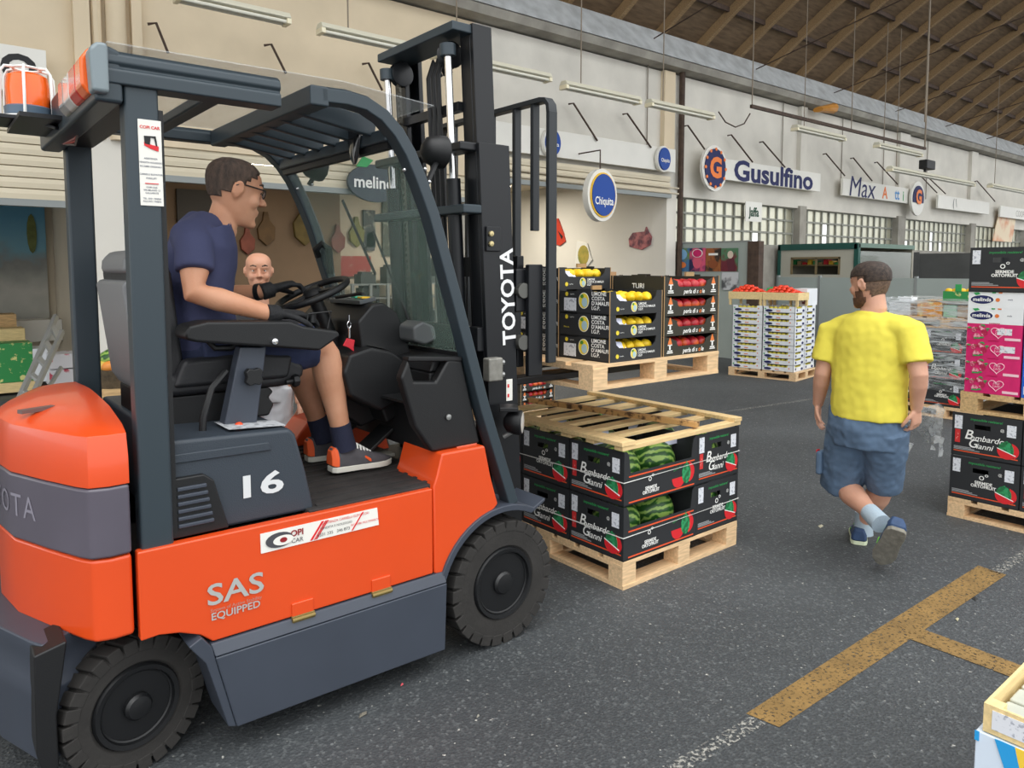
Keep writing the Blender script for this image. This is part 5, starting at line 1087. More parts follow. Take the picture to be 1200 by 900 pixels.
# partition with posters, grey fence panels
t = thing('poster_partition', 'grey partition panel with a row of fruit posters', 'partition', (11.4, 8.2, 0))
MB().box(11.4, 11.46, 7.45, 8.95, 0, 2.10).build('panel', GREYP, t); MB().box(11.395, 11.47, 7.43, 7.46, 0, 2.12).box(11.395, 11.47, 7.46, 8.95, 2.09, 2.12).build('trim', STEEL, t)
pc = [('3f6f9a', '6d8a3a'), ('1d2150', 'd8567a'), ('2c2622', '9a5a30'), ('4c7a5a', '6a2030')]
for i, (x0_, x1_) in enumerate(((791, 808), (808, 827), (827, 845), (845, 865))):
    a, b = U(x0_, 291, 'x', 11.39), U(x1_, 318, 'x', 11.39); m1 = M('poster_%d' % i, pc[i][0], .4, col2=pc[i][1], scale=4, thr=(.45, .55))
    pp = thing('fruit_poster', ['blue landscape fruit poster, leftmost on the grey partition', 'navy and pink fruit poster, second on the grey partition', 'dark brown fruit poster, third on the grey partition', 'poster of a pale figure on green, rightmost on the grey partition'][i], 'poster', (11.39, (a.y+b.y)/2, b.z), 'posters on the grey partition')
    MB().box(11.385, 11.395, b.y+.01, a.y-.01, b.z, a.z).build('sheet', m1, pp)
    cy_, cz_ = (a.y+b.y)/2, (a.z+b.z)/2
    if i == 0: MB().prism(ngon(14, .1, .06, cy_, cz_-.1), 'x', 11.38, 11.386).build('printed_fruit', FLAME, pp); MB().prism(ngon(14, .12, .1, cy_, cz_+.1), 'x', 11.38, 11.386).build('printed_sky', M('poster_sky', '7fb0d8', .4), pp)
    if i == 1: MB().prism(ngon(14, .12, .08, cy_, cz_+.12), 'x', 11.38, 11.386).build('printed_badge', WHT, pp); MB().prism(ngon(14, .10, .07, cy_, cz_+.12), 'x', 11.376, 11.382).build('printed_badge', PINK, pp); MB().prism(ngon(14, .1, .1, cy_, cz_-.06), 'x', 11.38, 11.386).build('printed_fruit', M('poster_rose', 'e2607a', .4), pp)
    if i == 2: MB().prism(ngon(14, .1, .08, cy_, cz_-.08), 'x', 11.38, 11.386).build('printed_fruit', M('poster_amber', '8a4a28', .4), pp); MB().box(11.38, 11.386, cy_-.1, cy_+.1, cz_+.08, cz_+.12).build('printed_title', WHT, pp)
    if i == 3: MB().prism(ngon(14, .06, .07, cy_-.02, cz_+.09), 'x', 11.38, 11.386).build('printed_figure', M('poster_skin', 'd8c8b8', .5), pp); MB().prism([(cy_-.13, cz_-.2), (cy_-.1, cz_+.02), (cy_+.06, cz_+.0), (cy_+.02, cz_-.2)], 'x', 11.38, 11.386).build('printed_figure', M('poster_maroon', '5a1c30', .5), pp)
a, b = U(846, 319, 'x', 11.385), U(865, 340, 'x', 11.385); solo(MB().box(11.38, 11.39, b.y, a.y, b.z, a.z), 'fruit_poster', M('poster_bw', 'c5c8cc', .4, col2='55585c', scale=5, thr=(.45, .55)), 'black and white poster below the row of fruit posters', 'poster', (11.385, (a.y+b.y)/2, b.z))
MB().box(11.35, 11.5, 7.2, 7.42, 0, 2.1).build('brown_post', RUST, t)
t = thing('grey_fence', 'long low grey partition behind the walking man', 'partition', (12.3, 5.8, 0))
for i in range(4): MB().box(12.3, 12.35, 4.2+i*.8, 4.98+i*.8, .05, 1.47).build('panel', GREYP, t); MB().box(12.29, 12.36, 4.98+i*.8, 5.02+i*.8, 0, 1.5).build('post', STEEL, t)
t = thing('dark_container', 'dark grey container standing beyond the grey partition', 'container', (16.2, 5.3, 0)); MB().box(15.5, 17.5, 4.1, 6.35, 0, 1.92).build('body', DARKP, t); MB().box(15.48, 15.5, 4.1, 4.2, 0, 1.95).box(15.48, 15.5, 6.25, 6.35, 0, 1.95).build('corner_post', DARKP, t)
# green framed booth
t = thing('market_booth', 'small booth with green frame and shelves seen through its glass', 'booth', (16.3, 7.9, 0))
BX0, BX1, BY0, BY1, BH = 14.8, 17.4, 7.15, 8.9, 2.12
MB().box(BX0, BX1, BY1-.05, BY1, 0, BH).box(BX1-.05, BX1, BY0, BY1, 0, BH).box(BX0, BX1, BY0, BY1, BH-.06, BH).build('shell', M('booth_grey', 'a9a594', .6), t)
for x0_, x1_, y0_, y1_ in ((BX0-.03, BX0+.06, BY0-.03, BY0+.06), (BX0-.03, BX0+.06, BY1-.06, BY1)): MB().box(x0_, x1_, y0_, y1_, 0, BH).build('frame_post', TEAL, t)
MB().box(BX0-.03, BX0+.06, BY0, BY1, BH-.1, BH+.03).build('frame_rail', TEAL, t); MB().box(BX0, BX1, BY0-.03, BY0+.06, BH-.07, BH+.02).build('frame_rail', M('booth_rail', '5f7a6c', .5), t)
MB().box(BX0, BX0+.04, BY0+.06, BY1-.06, 0, 1.5).box(BX0, BX0+.04, BY0+.06, BY1-.06, 1.86, BH-.1).box(BX0, BX0+.04, BY0+.06, BY0+.35, 1.5, 1.86).box(BX0, BX0+.04, BY1-.3, BY1-.06, 1.5, 1.86).build('end_panel', M('booth_panel', 'b5b2a4', .6), t)
MB().box(BX0, BX1, BY0, BY0+.04, 0, 1.3).build('side_panel', M('booth_panel', 'b5b2a4', .6), t)
MB().box(BX0+.06, BX1-.06, BY0+.01, BY0+.02, 1.3, 1.98).build('side_glass', M('booth_glass', 'c8cfc8', .05, alpha=.3), t)
wf = MB().box(BX0-.01, BX0+.02, BY0+.35, BY0+.39, 1.5, 1.86).box(BX0-.01, BX0+.02, BY1-.34, BY1-.3, 1.5, 1.86).box(BX0-.01, BX0+.02, (BY0+BY1)/2-.02, (BY0+BY1)/2+.02, 1.5, 1.86).box(BX0-.01, BX0+.02, BY0+.35, BY1-.3, 1.83, 1.87).build('hatch_frame', M('hatch_wood', '7a6a4a', .6), t)
for z in (.9, 1.3, 1.68): MB().box(BX0+.3, BX1-.1, BY0+.5, BY1-.1, z, z+.03).build('shelf', M('hatch_wood', '7a6a4a', .6), t)
for i in range(9):
    y_ = BY0+.55+i*.12; m_ = (GREENP, YELL, REDP, KRAFT)[i % 4]
    solo(MB().box(BX0+.32, BX0+.5, y_, y_+.09, 1.71, 1.71+.05+.03*(i % 3)), 'shelf_packet', m_, '%s packet on the booth shelf, %s from the corner' % (('green', 'yellow', 'red', 'brown')[i % 4], ordn(i)), 'packet', (BX0+.4, y_, 1.71), 'packets in the booth')
# orange melon poster far right
a = U(1178, 262, 'y', 8.85); solo(MB().prism([(a.x-.9, a.z-.6), (a.x+.9, a.z-.6), (a.x+1.2, a.z+.3), (a.x-.5, a.z+.3)], 'y', 8.90, 8.92), 'melon_poster', M('poster_melon', 'e8d2b0', .5, col2='d88a5a', scale=1.2, thr=(.45, .6)), 'pale orange fruit poster beyond the black carton at the right edge', 'poster', (a.x, 8.85, a.z-.5))
# wall stickers in the open stall
def sticker(name, px, py, outline, mat, label, s):
    a = U(px, py, 'x', 10.98); t = thing(name, label, 'sticker', (10.98, a.y, a.z), 'fruit stickers on the stall wall')
    MB().prism([(a.y-u*s, a.z+v*s) for u, v in outline], 'x', 10.965, 11.0).build('cutout', mat, t, bevel=.004); return t, a
PEARC = M('pear_sticker', '8a8a3a', .5, col2='b5a04a', scale=6); t, a = sticker('pear_sticker', 684, 299, ngon(18, .75, .95), PEARC, 'olive pear cut-out with white label on the white stall wall', .22); MB().prism([(a.y+.2, a.z+.3), (a.y-.1, a.z+.25), (a.y-.25, a.z-.1), (a.y+.02, a.z-.35), (a.y+.25, a.z-.2)], 'x', 10.97, 10.99).build('paper_back', WHITE, t)
t, a = sticker('pink_fruit_sticker', 750, 281, [(-1, -.5), (.2, -.75), (1, -.4), (1.1, .2), (.8, .6), (.6, .95), (.45, .6), (-.7, .55), (-1.1, .1)], M('pink_sticker', 'b56a6a', .5, col2='5a2a3a', scale=9), 'pink fruit cut-out with a face-like pattern high on the white stall wall', .26)
t, a = sticker('pepper_sticker', 653, 272, [(-.5, .9), (.1, 1.0), (.7, -.1), (.9, -.7), (.3, -1), (-.5, -.8)], M('pepper_red', 'c23a22', .5), 'red pepper cut-out beside the load backrest', .3)
MB().prism([(a.y-.05, a.z+.02), (a.y-.2, a.z-.1), (a.y-.16, a.z-.16)], 'x', 10.955, 10.97).build('stem_mark', BLACKP, t)
# fruit cut-outs and papers on the back wall of the stall, seen behind the driver and through the glass
wallst = [(357, 262, '6a5a2a', 'dark pear cut-out on the stall back wall left of the far pillar', .3), (312, 268, '6a5030', 'brown fruit cut-out right of the driver on the stall back wall', .22), (396, 280, '7a4038', 'dark red fruit cut-out seen through the windscreen', .2), (418, 272, '7a7a3a', 'olive fruit cut-out seen through the windscreen', .22), (290, 282, '8a4a3a', 'small red cut-out behind the bald man', .18)]
for px, py, cl, lb, s in wallst:
    yy_ = 14.2 if px < 399 else 14.45; a = U(px, py, 'y', yy_); solo(MB().prism([(a.x+u*s, a.z+v*s*1.5) for u, v in ((-.7, -.6), (0, -1), (.7, -.6), (.8, .1), (.3, .5), (.15, 1), (-.2, 1), (-.3, .5), (-.8, .0))], 'y', yy_-.03, yy_+.05), 'fruit_cutout', M('cut_'+cl, cl, .6, var=.3, scale=5), lb, 'sticker', (a.x, yy_, a.z), bevel=.01)
for px, py, w, h, cl, lb in ((465, 268, .35, .6, '4a5048', 'dark poster on the stall back wall seen through the windscreen'), (433, 268, .14, .4, '3a4046', 'narrow dark notice on the stall back wall'), (434, 283, .1, .2, '50565a', 'small dark notice below the narrow one'), (405, 312, .6, .22, 'a8403a', 'red and white notice above the steel shelving'), (517, 318, .14, .4, 'e0e2dc', 'white sheet hanging beside the steel shelving')):
    a = U(px, py, 'y', 14.44); solo(MB().box(a.x-w, a.x+w, 14.43, 14.49, a.z-h, a.z+h), 'wall_notice', M('notice_'+cl, cl, .6, col2='b8b8a8', scale=5, thr=(.55, .7)), lb, 'notice', (a.x, 14.45, a.z-h))
# steel shelving in the stall
a, b = U(385, 333, 'y', 14.0), U(522, 333, 'y', 14.0); zt = a.z
t = thing('steel_shelving', 'grey steel shelving with boxes on it along the stall back wall', 'shelving', ((a.x+b.x)/2, 14, 0))
nx_ = 7
for i in range(nx_+1):
    x = a.x+(b.x-a.x)*i/nx_
    for y in (13.75, 14.2): MB().box(x-.03, x+.03, y-.03, y+.03, 0, zt).build('upright', STEEL, t)
for k in range(5): MB().box(a.x, b.x, 13.75, 14.2, .15+k*(zt-.15)/4-.03, .15+k*(zt-.15)/4).build('shelf', STEEL, t)
for i, (u, w, h, k) in enumerate(((.52, .5, .35, 4), (.80, .7, .45, 4), (.28, .35, .2, 4), (.62, .5, .16, 2), (.8, .45, .2, 1), (.3, .4, .2, 3))):
    x = a.x+(b.x-a.x)*u; z = .151+k*(zt-.15)/4; solo(MB().box(x-w/2, x+w/2, 13.8, 14.1, z, z+h).box(x-w/2+.05, x+w/2-.05, 13.85, 14.05, z+h, z+h+.05), 'office_box', M('dark_office', '3a4040', .6, var=.2), ['dark box on the top shelf, middle', 'largest dark box on the top shelf', 'low dark box on the left of the top shelf', 'flat dark box on the middle shelf', 'small dark box on a low shelf', 'dark box on the second highest shelf'][i], 'box', (x, 13.95, z), 'dark boxes on the shelving')
# dark doorway in the stall behind the driver
a, b = U(203, 222, 'y', 14.4), U(243, 460, 'y', 14.4); struct(MB().box(a.x, b.x+.5, 14.18, 14.25, 0, a.z), 'door_1', M('door_dark', '4a4642', .7))
# ---- left stall with the mural ----
def mural_mat():
    m = M('mural', '6f9db5', .7); nt = m.node_tree; b = nt.nodes['Principled BSDF']; L = nt.links
    tc = nt.nodes.new('ShaderNodeTexCoord'); sx = nt.nodes.new('ShaderNodeSeparateXYZ'); L.new(tc.outputs['Object'], sx.inputs[0])
    n = nt.nodes.new('ShaderNodeTexNoise'); n.inputs['Scale'].default_value = 2.2; n.inputs['Detail'].default_value = 7; L.new(tc.outputs['Object'], n.inputs['Vector'])
    ad = nt.nodes.new('ShaderNodeMath'); ad.operation = 'MULTIPLY_ADD'; ad.inputs[1].default_value = .9; L.new(n.outputs[0], ad.inputs[0]); L.new(sx.outputs['Z'], ad.inputs[2])
    r = nt.nodes.new('ShaderNodeValToRGB'); e = r.color_ramp.elements; mr = nt.nodes.new('ShaderNodeMapRange'); mr.inputs[1].default_value = .4; mr.inputs[2].default_value = 3.4; L.new(ad.outputs[0], mr.inputs[0]); L.new(mr.outputs[0], r.inputs[0])
    e[0].position = .0; e[0].color = lin('6f7468'); e[1].position = .8; e[1].color = lin('5f9cc0')
    for p_, c_ in ((.25, '8f9088'), (.45, 'b9b8b0'), (.58, '8a8c88'), (.66, '78a8bc')): x = e.new(p_); x.color = lin(c_)
    L.new(r.outputs[0], b.inputs['Base Color']); return m
a = U(8, 300, 'y', 12.55); t = thing('mural', 'painted mural of blue sky and pale mountains in the left stall', 'mural', (.3, 12.5, .8)); MB().box(-2, 1.5, 12.52, 12.58, .75, 2.55).build('painted_panel', mural_mat(), t)
MB().prism(ngon(12, .06, .28, 1.33, 2.12), 'y', 12.505, 12.53).build('painted_tree', M('mural_tree', '6a7240', .7, var=.3, scale=9), t)
solo(MB().tube([(.62, 12.3, 0), (.62, 12.3, 3.4)], .06, 8), 'stall_pipe', PLASTW, 'pale vertical pipe in front of the mural', 'pipe', (.62, 12.3, 0), smooth=True)
# ladder leaning
lad = thing('ladder', 'aluminium step ladder leaning beside the guard post', 'ladder', (1.15, 10.2, 0))
def lp(px, py, y): return U(px, py, 'y', y)
A1, A2, B1, B2 = lp(25, 462, 9.6), lp(66, 370, 10.2), lp(38, 465, 9.5), lp(73, 388, 10.1)
A1 = A1+(A1-A2)*(A1.z/(A2.z-A1.z)); B1 = B1+(B1-B2)*(B1.z/(B2.z-B1.z))
ALU = M('aluminium', 'c9cac8', .35, metal=.7)
for p, q in ((A1, A2), (B1, B2)): MB().bar(p, q, .04, .06).build('rail', ALU, lad)
for k in range(6):
    u = .1+k*.16; MB().bar(A1.lerp(A2, u), B1.lerp(B2, u), .06, .03).build('rung', ALU, lad)
MB().bar(lp(52, 462, 9.8), lp(72, 430, 10.0), .03, .04).build('brace', ALU, lad)
# crates and cartons in the left stall
lst = [(2, 402, 40, 448, 10.6, 'green_carton', GRC, 'green fruit carton on the floor of the left stall'), (0, 385, 30, 402, 11.05, 'pine_crate', PINEC, 'pine crate above the green carton in the left stall'), (38, 410, 58, 450, 10.6, 'white_carton', CARTW, 'white carton beside the green carton in the left stall'), (58, 415, 92, 432, 10.3, 'white_red_carton', M('white_red', 'e0dfe4', .6, col2='c94a60', scale=8, thr=(.6, .66)), 'upper white and red carton behind the ladder'), (58, 433, 92, 452, 10.3, 'white_red_carton', M('white_red', 'e0dfe4', .6), 'lower white and red carton behind the ladder'), (20, 376, 74, 402, 12.08, 'white_bench', WHITE, 'low white bench below the mural'), (0, 368, 20, 386, 11.5, 'pine_crate', WOODO, 'worn pine crate at the left edge of the picture'), (0, 448, 45, 460, 10.6, 'pine_crate', PINEC, 'pine tray under the green carton')]
for x0_, y0_, x1_, y1_, yy, nm, m_, lb in lst:
    a, b = U(x0_, y0_, 'y', yy), U(x1_, y1_, 'y', yy); xm_ = (x0_+x1_)/2 if x0_ > 50 else 20; a.z = U(xm_, y0_, 'y', yy).z; z0_ = max(U(xm_, y1_, 'y', yy).z+.002, 0)
    solo(MB().box(a.x-(.3 if x0_ < 3 else 0), b.x, yy, yy+.4, z0_, a.z), nm, m_, lb, 'crate' if 'crate' in nm else 'box', ((a.x+b.x)/2, yy+.2, z0_), bevel=.006)
solo(MB().box(.2, 1.55, 10.25, 11.9, 0, U(30, 462, 'y', 10.6).z), 'market_bench', DARKP, 'low dark bench carrying the cartons in the left stall', 'bench', (1, 10.8, 0))
# vegetables on a tray beyond the counterweight
a, b = U(105, 462, 'y', 5.2), U(160, 470, 'y', 5.2); zt_ = a.z
t = thing('display_table', 'low wooden display table beyond the counterweight', 'table', (a.x+.3, 5.4, 0)); MB().box(a.x, a.x+.8, 5.2, 5.7, zt_-.05, zt_).build('top', WOODO, t)
for x in (a.x+.05, a.x+.75):
    for y in (5.25, 5.65): MB().box(x-.03, x+.03, y-.03, y+.03, 0, zt_-.05).build('leg', WOODO, t)
t = thing('vegetable_basket', 'dark basket of melons and orange vegetables behind the counterweight', 'basket', (a.x+.25, 5.45, zt_)); MB().loft([[(a.x+.25+u*s, 5.45+v*s, zt_+h) for u, v in ngon(14, .2, .16)] for h, s in ((.001, .9), (.12, 1.0))]).build('basket', M('basket_dark', '4a4030', .8, var=.4, scale=30), t)
for k in range(10):
    an = k*.628; o = MB().ell((a.x+.25+.12*math.cos(an), 5.45+.1*math.sin(an), zt_+.14), (.05, .045, .04), 10, 7); solo(o, 'squash', (M('squash_orange', 'd98a3a', .5), M('squash_green', '4a7a34', .5, var=.3, scale=12), M('squash_yellow', 'c9b048', .5))[k % 3], '%s squash in the dark basket' % ('orange', 'green', 'yellow')[k % 3], 'vegetable', (a.x+.25+.12*math.cos(an), 5.45+.1*math.sin(an), zt_+.1), '%s squashes in the basket' % ('orange', 'green', 'yellow')[k % 3], smooth=True)
solo(MB().ell((a.x+.25, 5.47, zt_+.19), (.15, .09, .075), 14, 9), 'watermelon', MELON, 'small watermelon on top of the vegetable basket', 'watermelon', (a.x+.25, 5.47, zt_+.12), smooth=True)
solo(MB().box(a.x+.3, a.x+.45, 5.22, 5.3, zt_, zt_+.06), 'white_carton', CARTW, 'small white carton on the display table', 'box', (a.x+.37, 5.26, zt_), bevel=.004)
# litter on the ground
for i, (px, py, c_, lb) in enumerate(((425, 838, '6a655a', 'small scrap of dry litter near the camera'), (471, 803, 'c8505a', 'tiny pink scrap on the asphalt'), (962, 617, 'b8b29a', 'pale straw on the asphalt left of the walking man'), (1143, 702, '2a2a2a', 'dark blob on the asphalt inside the yellow line'), (1122, 726, 'c9c2a0', 'pale sliver on the asphalt below the dark blob'), (560, 840, '9a968a', 'pale pebble in the foreground'))):
    a = U(px, py, 'z', .002); s = (.02, .008, .03, .025, .015, .008)[i]
    solo(MB().add([(a.x-s, a.y-s*.4, .002), (a.x+s*.7, a.y-s*.2, .003), (a.x+s, a.y+s*.4, .006), (a.x-s*.3, a.y+s*.5, .004), (a.x, a.y, .012)], [(0, 1, 4), (1, 2, 4), (2, 3, 4), (3, 0, 4), (3, 2, 1, 0)]), 'litter_scrap', M('litter_'+c_, c_, .8), lb, 'litter', (a.x, a.y, .002))
# ---------------- people ----------------
def skin_mat(name, c, c2): 
    m = M(name, c, .5, col2=c2, scale=7, thr=(.35, .7), bump=.05, bscale=180); m.node_tree.nodes['Principled BSDF'].inputs['Subsurface Weight'].default_value = .08; m.node_tree.nodes['Principled BSDF'].inputs['Subsurface Radius'].default_value = (.02, .008, .004); return m
SK1 = skin_mat('skin_driver', 'c98f6e', 'd9a282'); SK2 = skin_mat('skin_walker', 'c8957c', 'd6a58c'); SK3 = skin_mat('skin_bald', 'cf9678', 'dba58a')
HAIR1 = M('hair_brown', '5a483c', .7, col2='3a2e27', scale=60, thr=(.35, .65), bump=.5, bscale=220, stretch=(1, 1, .35)); HAIR2 = M('hair_dark', '4a3c34', .7, col2='2e2520', scale=60, thr=(.35, .65), bump=.5, bscale=220); STUB = M('hair_cropped', '7a6252', .8, col2='5a483c', scale=90, thr=(.35, .65)); BEARD = M('beard', '6e4c3a', .8, col2='4e3628', scale=90, thr=(.35, .65), bump=.5, bscale=250)
EYEW = M('eye_white', 'e6e0da', .25); IRIS = M('iris', '3a2c22', .2)
NAVYT = M('navy_tshirt', '3a3e5e', .85, var=.1, scale=6, bump=.1, bscale=300); NAVYS = M('navy_shorts', '27304e', .85, var=.12, scale=8); YELT = M('yellow_tshirt', 'e0d24e', .85, var=.05, scale=6, bump=.1, bscale=300); BLUES = M('blue_shorts', '52677f', .85, var=.15, scale=10, bump=.1, bscale=200)
SOCKN = M('navy_sock', '22263c', .9, bump=.3, bscale=200); SOCKG = M('grey_sock', 'a9bac6', .9, bump=.3, bscale=200); SHOEG = M('shoe_suede', '4e4c50', .8, var=.15, scale=25); SHOEO = M('shoe_orange', 'f0602a', .6); SOLEW = M('sole_white', 'd6d3c8', .7); LACE = M('laces', 'eceae4', .8); SHOEB = M('shoe_blue', '2f4668', .7, var=.2, scale=20); LIME = M('lime_trim', '7ed43a', .6); SOLEG = M('sole_grey', '7d7a70', .85, var=.2, scale=30, bump=.4, bscale=60)
HROWS = [(.000, .072, .010, .024), (.008, .086, .020, .036), (.022, .090, .035, .046), (.042, .089, .050, .054), (.062, .089, .064, .060), (.085, .086, .080, .065), (.108, .084, .092, .069), (.130, .082, .099, .072), (.150, .088, .104, .074), (.172, .089, .105, .075), (.192, .080, .100, .072), (.210, .064, .086, .062), (.224, .044, .064, .046), (.232, .022, .036, .026), (.235, .006, .010, .008)]
NR = 40
def hring(row, off=0):
    z, f, b, w = row; out = []
    for k in range(NR):
        t = 2*math.pi*k/NR; c, s = math.cos(t), math.sin(t)
        px = (f+off)*math.copysign(abs(c)**.88, c) if c > 0 else (b+off)*math.copysign(abs(c)**.88, c)
        out.append(V((px, (w+off)*math.copysign(abs(s)**.92, s), z+off*max(0, (z-.17))/.065)))
    return out
def interp_rows(n=44):
    out = []
    for i in range(n):
        z = .235*i/(n-1)
        for a, b in zip(HROWS[:-1], HROWS[1:]):
            if a[0] <= z <= b[0]+1e-9: u = (z-a[0])/(b[0]-a[0]); out.append(tuple(a[j]+(b[j]-a[j])*u for j in range(4))); break
    return out
def head_mb(mb, T, chin=1.0):
    def add(m2): mb.add([T@V(p) for p in m2.v], m2.f)
    add(MB().loft([hring(r) for r in HROWS]))
    m2 = MB(); m2.tube([(.080, 0, .146), (.092, 0, .128), (.103, 0, .112), (.110, 0, .101)], [.007, .008, .010, .012], 10); m2.ell((.110, 0, .100), (.013, .012, .011), 10, 8)
    for s in (-1, 1): m2.ell((.098, .012*s, .096), (.011, .008, .009), 8, 6)
    add(m2)
    m2 = MB(); m2.tube([(.078, -.026, .064), (.090, -.012, .066), (.093, 0, .066), (.090, .012, .066), (.078, .026, .064)], [.003, .006, .0065, .006, .003], 8); m2.tube([(.078, -.024, .058), (.089, -.01, .055), (.091, 0, .054), (.089, .01, .055), (.078, .024, .058)], [.003, .006, .007, .006, .003], 8)
    m2.ell((.078*chin, 0, .016), (.020, .026, .018), 10, 8)
    for s in (-1, 1):
        m2.tube([(.068, .047*s, .137), (.0825, .038*s, .1405), (.086, .029*s, .141), (.082, .019*s, .138)], [.004, .0055, .0055, .004], 8); m2.tube([(.068, .046*s, .126), (.081, .038*s, .1235), (.084, .029*s, .123), (.080, .019*s, .126)], [.003, .0045, .0045, .003], 8)
        m2.tube([(.066, .052*s, .147), (.082, .036*s, .153), (.088, .016*s, .149)], [.006, .008, .008], 8); m2.ell((.060, .036*s, .095), (.027, .027, .03), 10, 8)
        R = Matrix.Rotation(.25*s, 3, 'Z')@Matrix.Rotation(.15, 3, 'Y')
        m2.ell((-.004, .075*s, .117), (.018, .007, .032), 12, 10, R)
        m2.tube([V((-.004, .079*s, .117))+R@V((.016*math.cos(a), .003*s, .030*math.sin(a))) for a in [i*.45-.2 for i in range(10)]], .0045, 6)
    add(m2)
def neck(mb, T, base, r0=.058, r1=.066, end=None):
    mb.tube([T@V((-.012, 0, .11)), T@V((-.018, 0, .06)), T@V((-.022, 0, .0)), V(base), V(end) if end is not None else V(base)+V((0, 0, -.08))], [.036, r0*.94, r0, r1, r1*1.05], 20)
def hair_obj(T, keep, off, name, mat, parent, thick=.01):
    rows = interp_rows(); R = [hring(r, off) for r in rows]; idx = {}; vs = []; fs = []
    def vi(i, k):
        if (i, k) not in idx: idx[(i, k)] = len(vs); vs.append(T@R[i][k])
        return idx[(i, k)]
    for i in range(len(R)-1):
        for k in range(NR):
            l = (k+1) % NR; p = (R[i][k]+R[i+1][l])/2
            if keep(p): fs.append((vi(i, k), vi(i, l), vi(i+1, l), vi(i+1, k)))
    if keep(R[-1][0]): fs.append(tuple(vi(len(R)-1, k) for k in range(NR)))
    o = MB().add(vs, fs).build(name, mat, parent, smooth=True, angle=180)
    s = o.modifiers.new('s', 'SOLIDIFY'); s.thickness = thick; s.offset = -1; return o
def eyes(T, parent, s=1):
    for sd in (-1, 1):
        c = T@V((.0745, .031*sd, .132)); e = MB().ell(c, .0112, 12, 8).build('eye', EYEW, parent, smooth=True)
        c2 = T@V((.0815, .031*sd, .132)); MB().ell(c2, .0056, 10, 6).build('iris', IRIS, e, smooth=True)
        MB().tube([T@V((.070, .050*sd, .158)), T@V((.085, .035*sd, .164)), T@V((.090, .016*sd, .158))], [.003, .005, .004], 8).build('eyebrow', HAIR1, parent, smooth=True)
def ering(c, a1, r1, a2, r2, n=24): return [V(c)+V(a1)*(r1*math.cos(2*math.pi*k/n))+V(a2)*(r2*math.sin(2*math.pi*k/n)) for k in range(n)]
def hand(mb, w, d, n, side, curl=.5, s=1.0, spread=1.0, thumb=.6):
    w = V(w); d = V(d).normalized(); n = V(n); n = (n-d*n.dot(d)).normalized(); t = d.cross(n)*side
    mb.loft([ering(w+d*(u*s), t, a*s, n, b*s, 14) for u, a, b in ((-.02, .026, .020), (.0, .027, .019), (.03, .036, .018), (.07, .041, .016), (.092, .038, .012))])
    for k in range(4):
        p = w+d*(.085*s)+t*((.030-.0203*k)*s*spread); Ls = (.072, .08, .074, .058)[k]; pts = [p-d*.015]; rad = [.0092*s]
        for j, (fr, an) in enumerate(((.45, .45), (.32, 1.05), (.23, 1.5))):
            a = curl*an*(1+.08*k); p = p+(d*math.cos(a)+n*math.sin(a))*(Ls*fr*s); pts.append(p); rad.append((.0088, .0080, .0062)[j]*s)
        mb.tube(pts, rad, 10); mb.ell(pts[-1], .0062*s, 8, 6)
    p = w+d*(.022*s)+t*(.024*s); pts = [p]; rad = [.013*s]
    for L_, (ct, cd, cn) in ((.04, (.75, .7, .25)), (.034, (.35, .9, .25+thumb*.4)), (.024, (.1, .95, .3+thumb*.5))):
        p = p+(t*ct+d*cd+n*cn).normalized()*(L_*s); pts.append(p); rad.append(.0105*s if L_ > .03 else .008*s)
    mb.tube(pts, rad, 10); mb.ell(pts[-1], .008*s, 8, 6)
def shoe(parent, heel, toe, up, w, mats, h=.085):
    heel, toe = V(heel), V(toe); d = (toe-heel).normalized(); up = V(up); up = (up-d*up.dot(d)).normalized(); t = d.cross(up); L_ = (toe-heel).length
    def sec(u, hw, z0, z1): c = heel+d*(u*L_); return [c+t*hw+up*z0, c+t*hw*.96+up*(z0+(z1-z0)*.5), c+t*hw*.6+up*z1, c-t*hw*.6+up*z1, c-t*hw*.96+up*(z0+(z1-z0)*.5), c-t*hw+up*z0]
    top = MB().loft([sec(0, .6*w, .025, h*.9), sec(.06, .8*w, .022, h), sec(.2, .85*w, .02, h*.98), sec(.36, .85*w, .02, h*.98), sec(.5, .93*w, .02, h*.78), sec(.68, 1.0*w, .02, h*.6), sec(.86, .85*w, .02, h*.45), sec(.96, .5*w, .022, h*.35), sec(1.0, .2*w, .024, h*.3)])
    o = mobj(remesh(top, .005, 4), 'shoe', mats[0], parent)
    def foot(u, hw, z): c = heel+d*(u*L_)+up*z; return c, t*hw
    ol = [(0, .55), (.05, .85), (.2, .95), (.4, .9), (.6, 1.02), (.75, 1.08), (.88, .9), (.97, .5), (1.02, .15)]
    rings = []
    for z in (0, .024):
        rings.append([heel+d*(u*L_)+t*(hw*w)+up*z for u, hw in ol]+[heel+d*(u*L_)-t*(hw*w)+up*z for u, hw in ol[::-1]])
    MB().loft(rings).build('sole', mats[1], o, bevel=.004)
    MB().loft([sec(-.01, .63*w, .03, h*.85), sec(.05, .84*w, .026, h*1.0), sec(.10, .88*w, .025, h*.9)]).build('heel_patch', mats[4] if len(mats) > 4 else mats[2], o, bevel=.004)
    for k in range(5):
        u = .40+k*.055; zt = h*(.98-.10*k*.9)
        MB().tube([heel+d*(u*L_)+t*(.55*w)+up*(zt*.86), heel+d*((u+.01)*L_)+t*(.3*w)+up*(zt+.004), heel+d*((u+.01)*L_)-t*(.3*w)+up*(zt+.004), heel+d*(u*L_)-t*(.55*w)+up*(zt*.86)], .0045, 6).build('lace', mats[3], o, smooth=True)
    MB().loft([sec(.50, .99*w, .05, h*.60), sec(.56, 1.01*w, .035, h*.56), sec(.60, 1.02*w, .03, h*.50)]).build('side_patch', mats[2], o, bevel=.003)
    return o
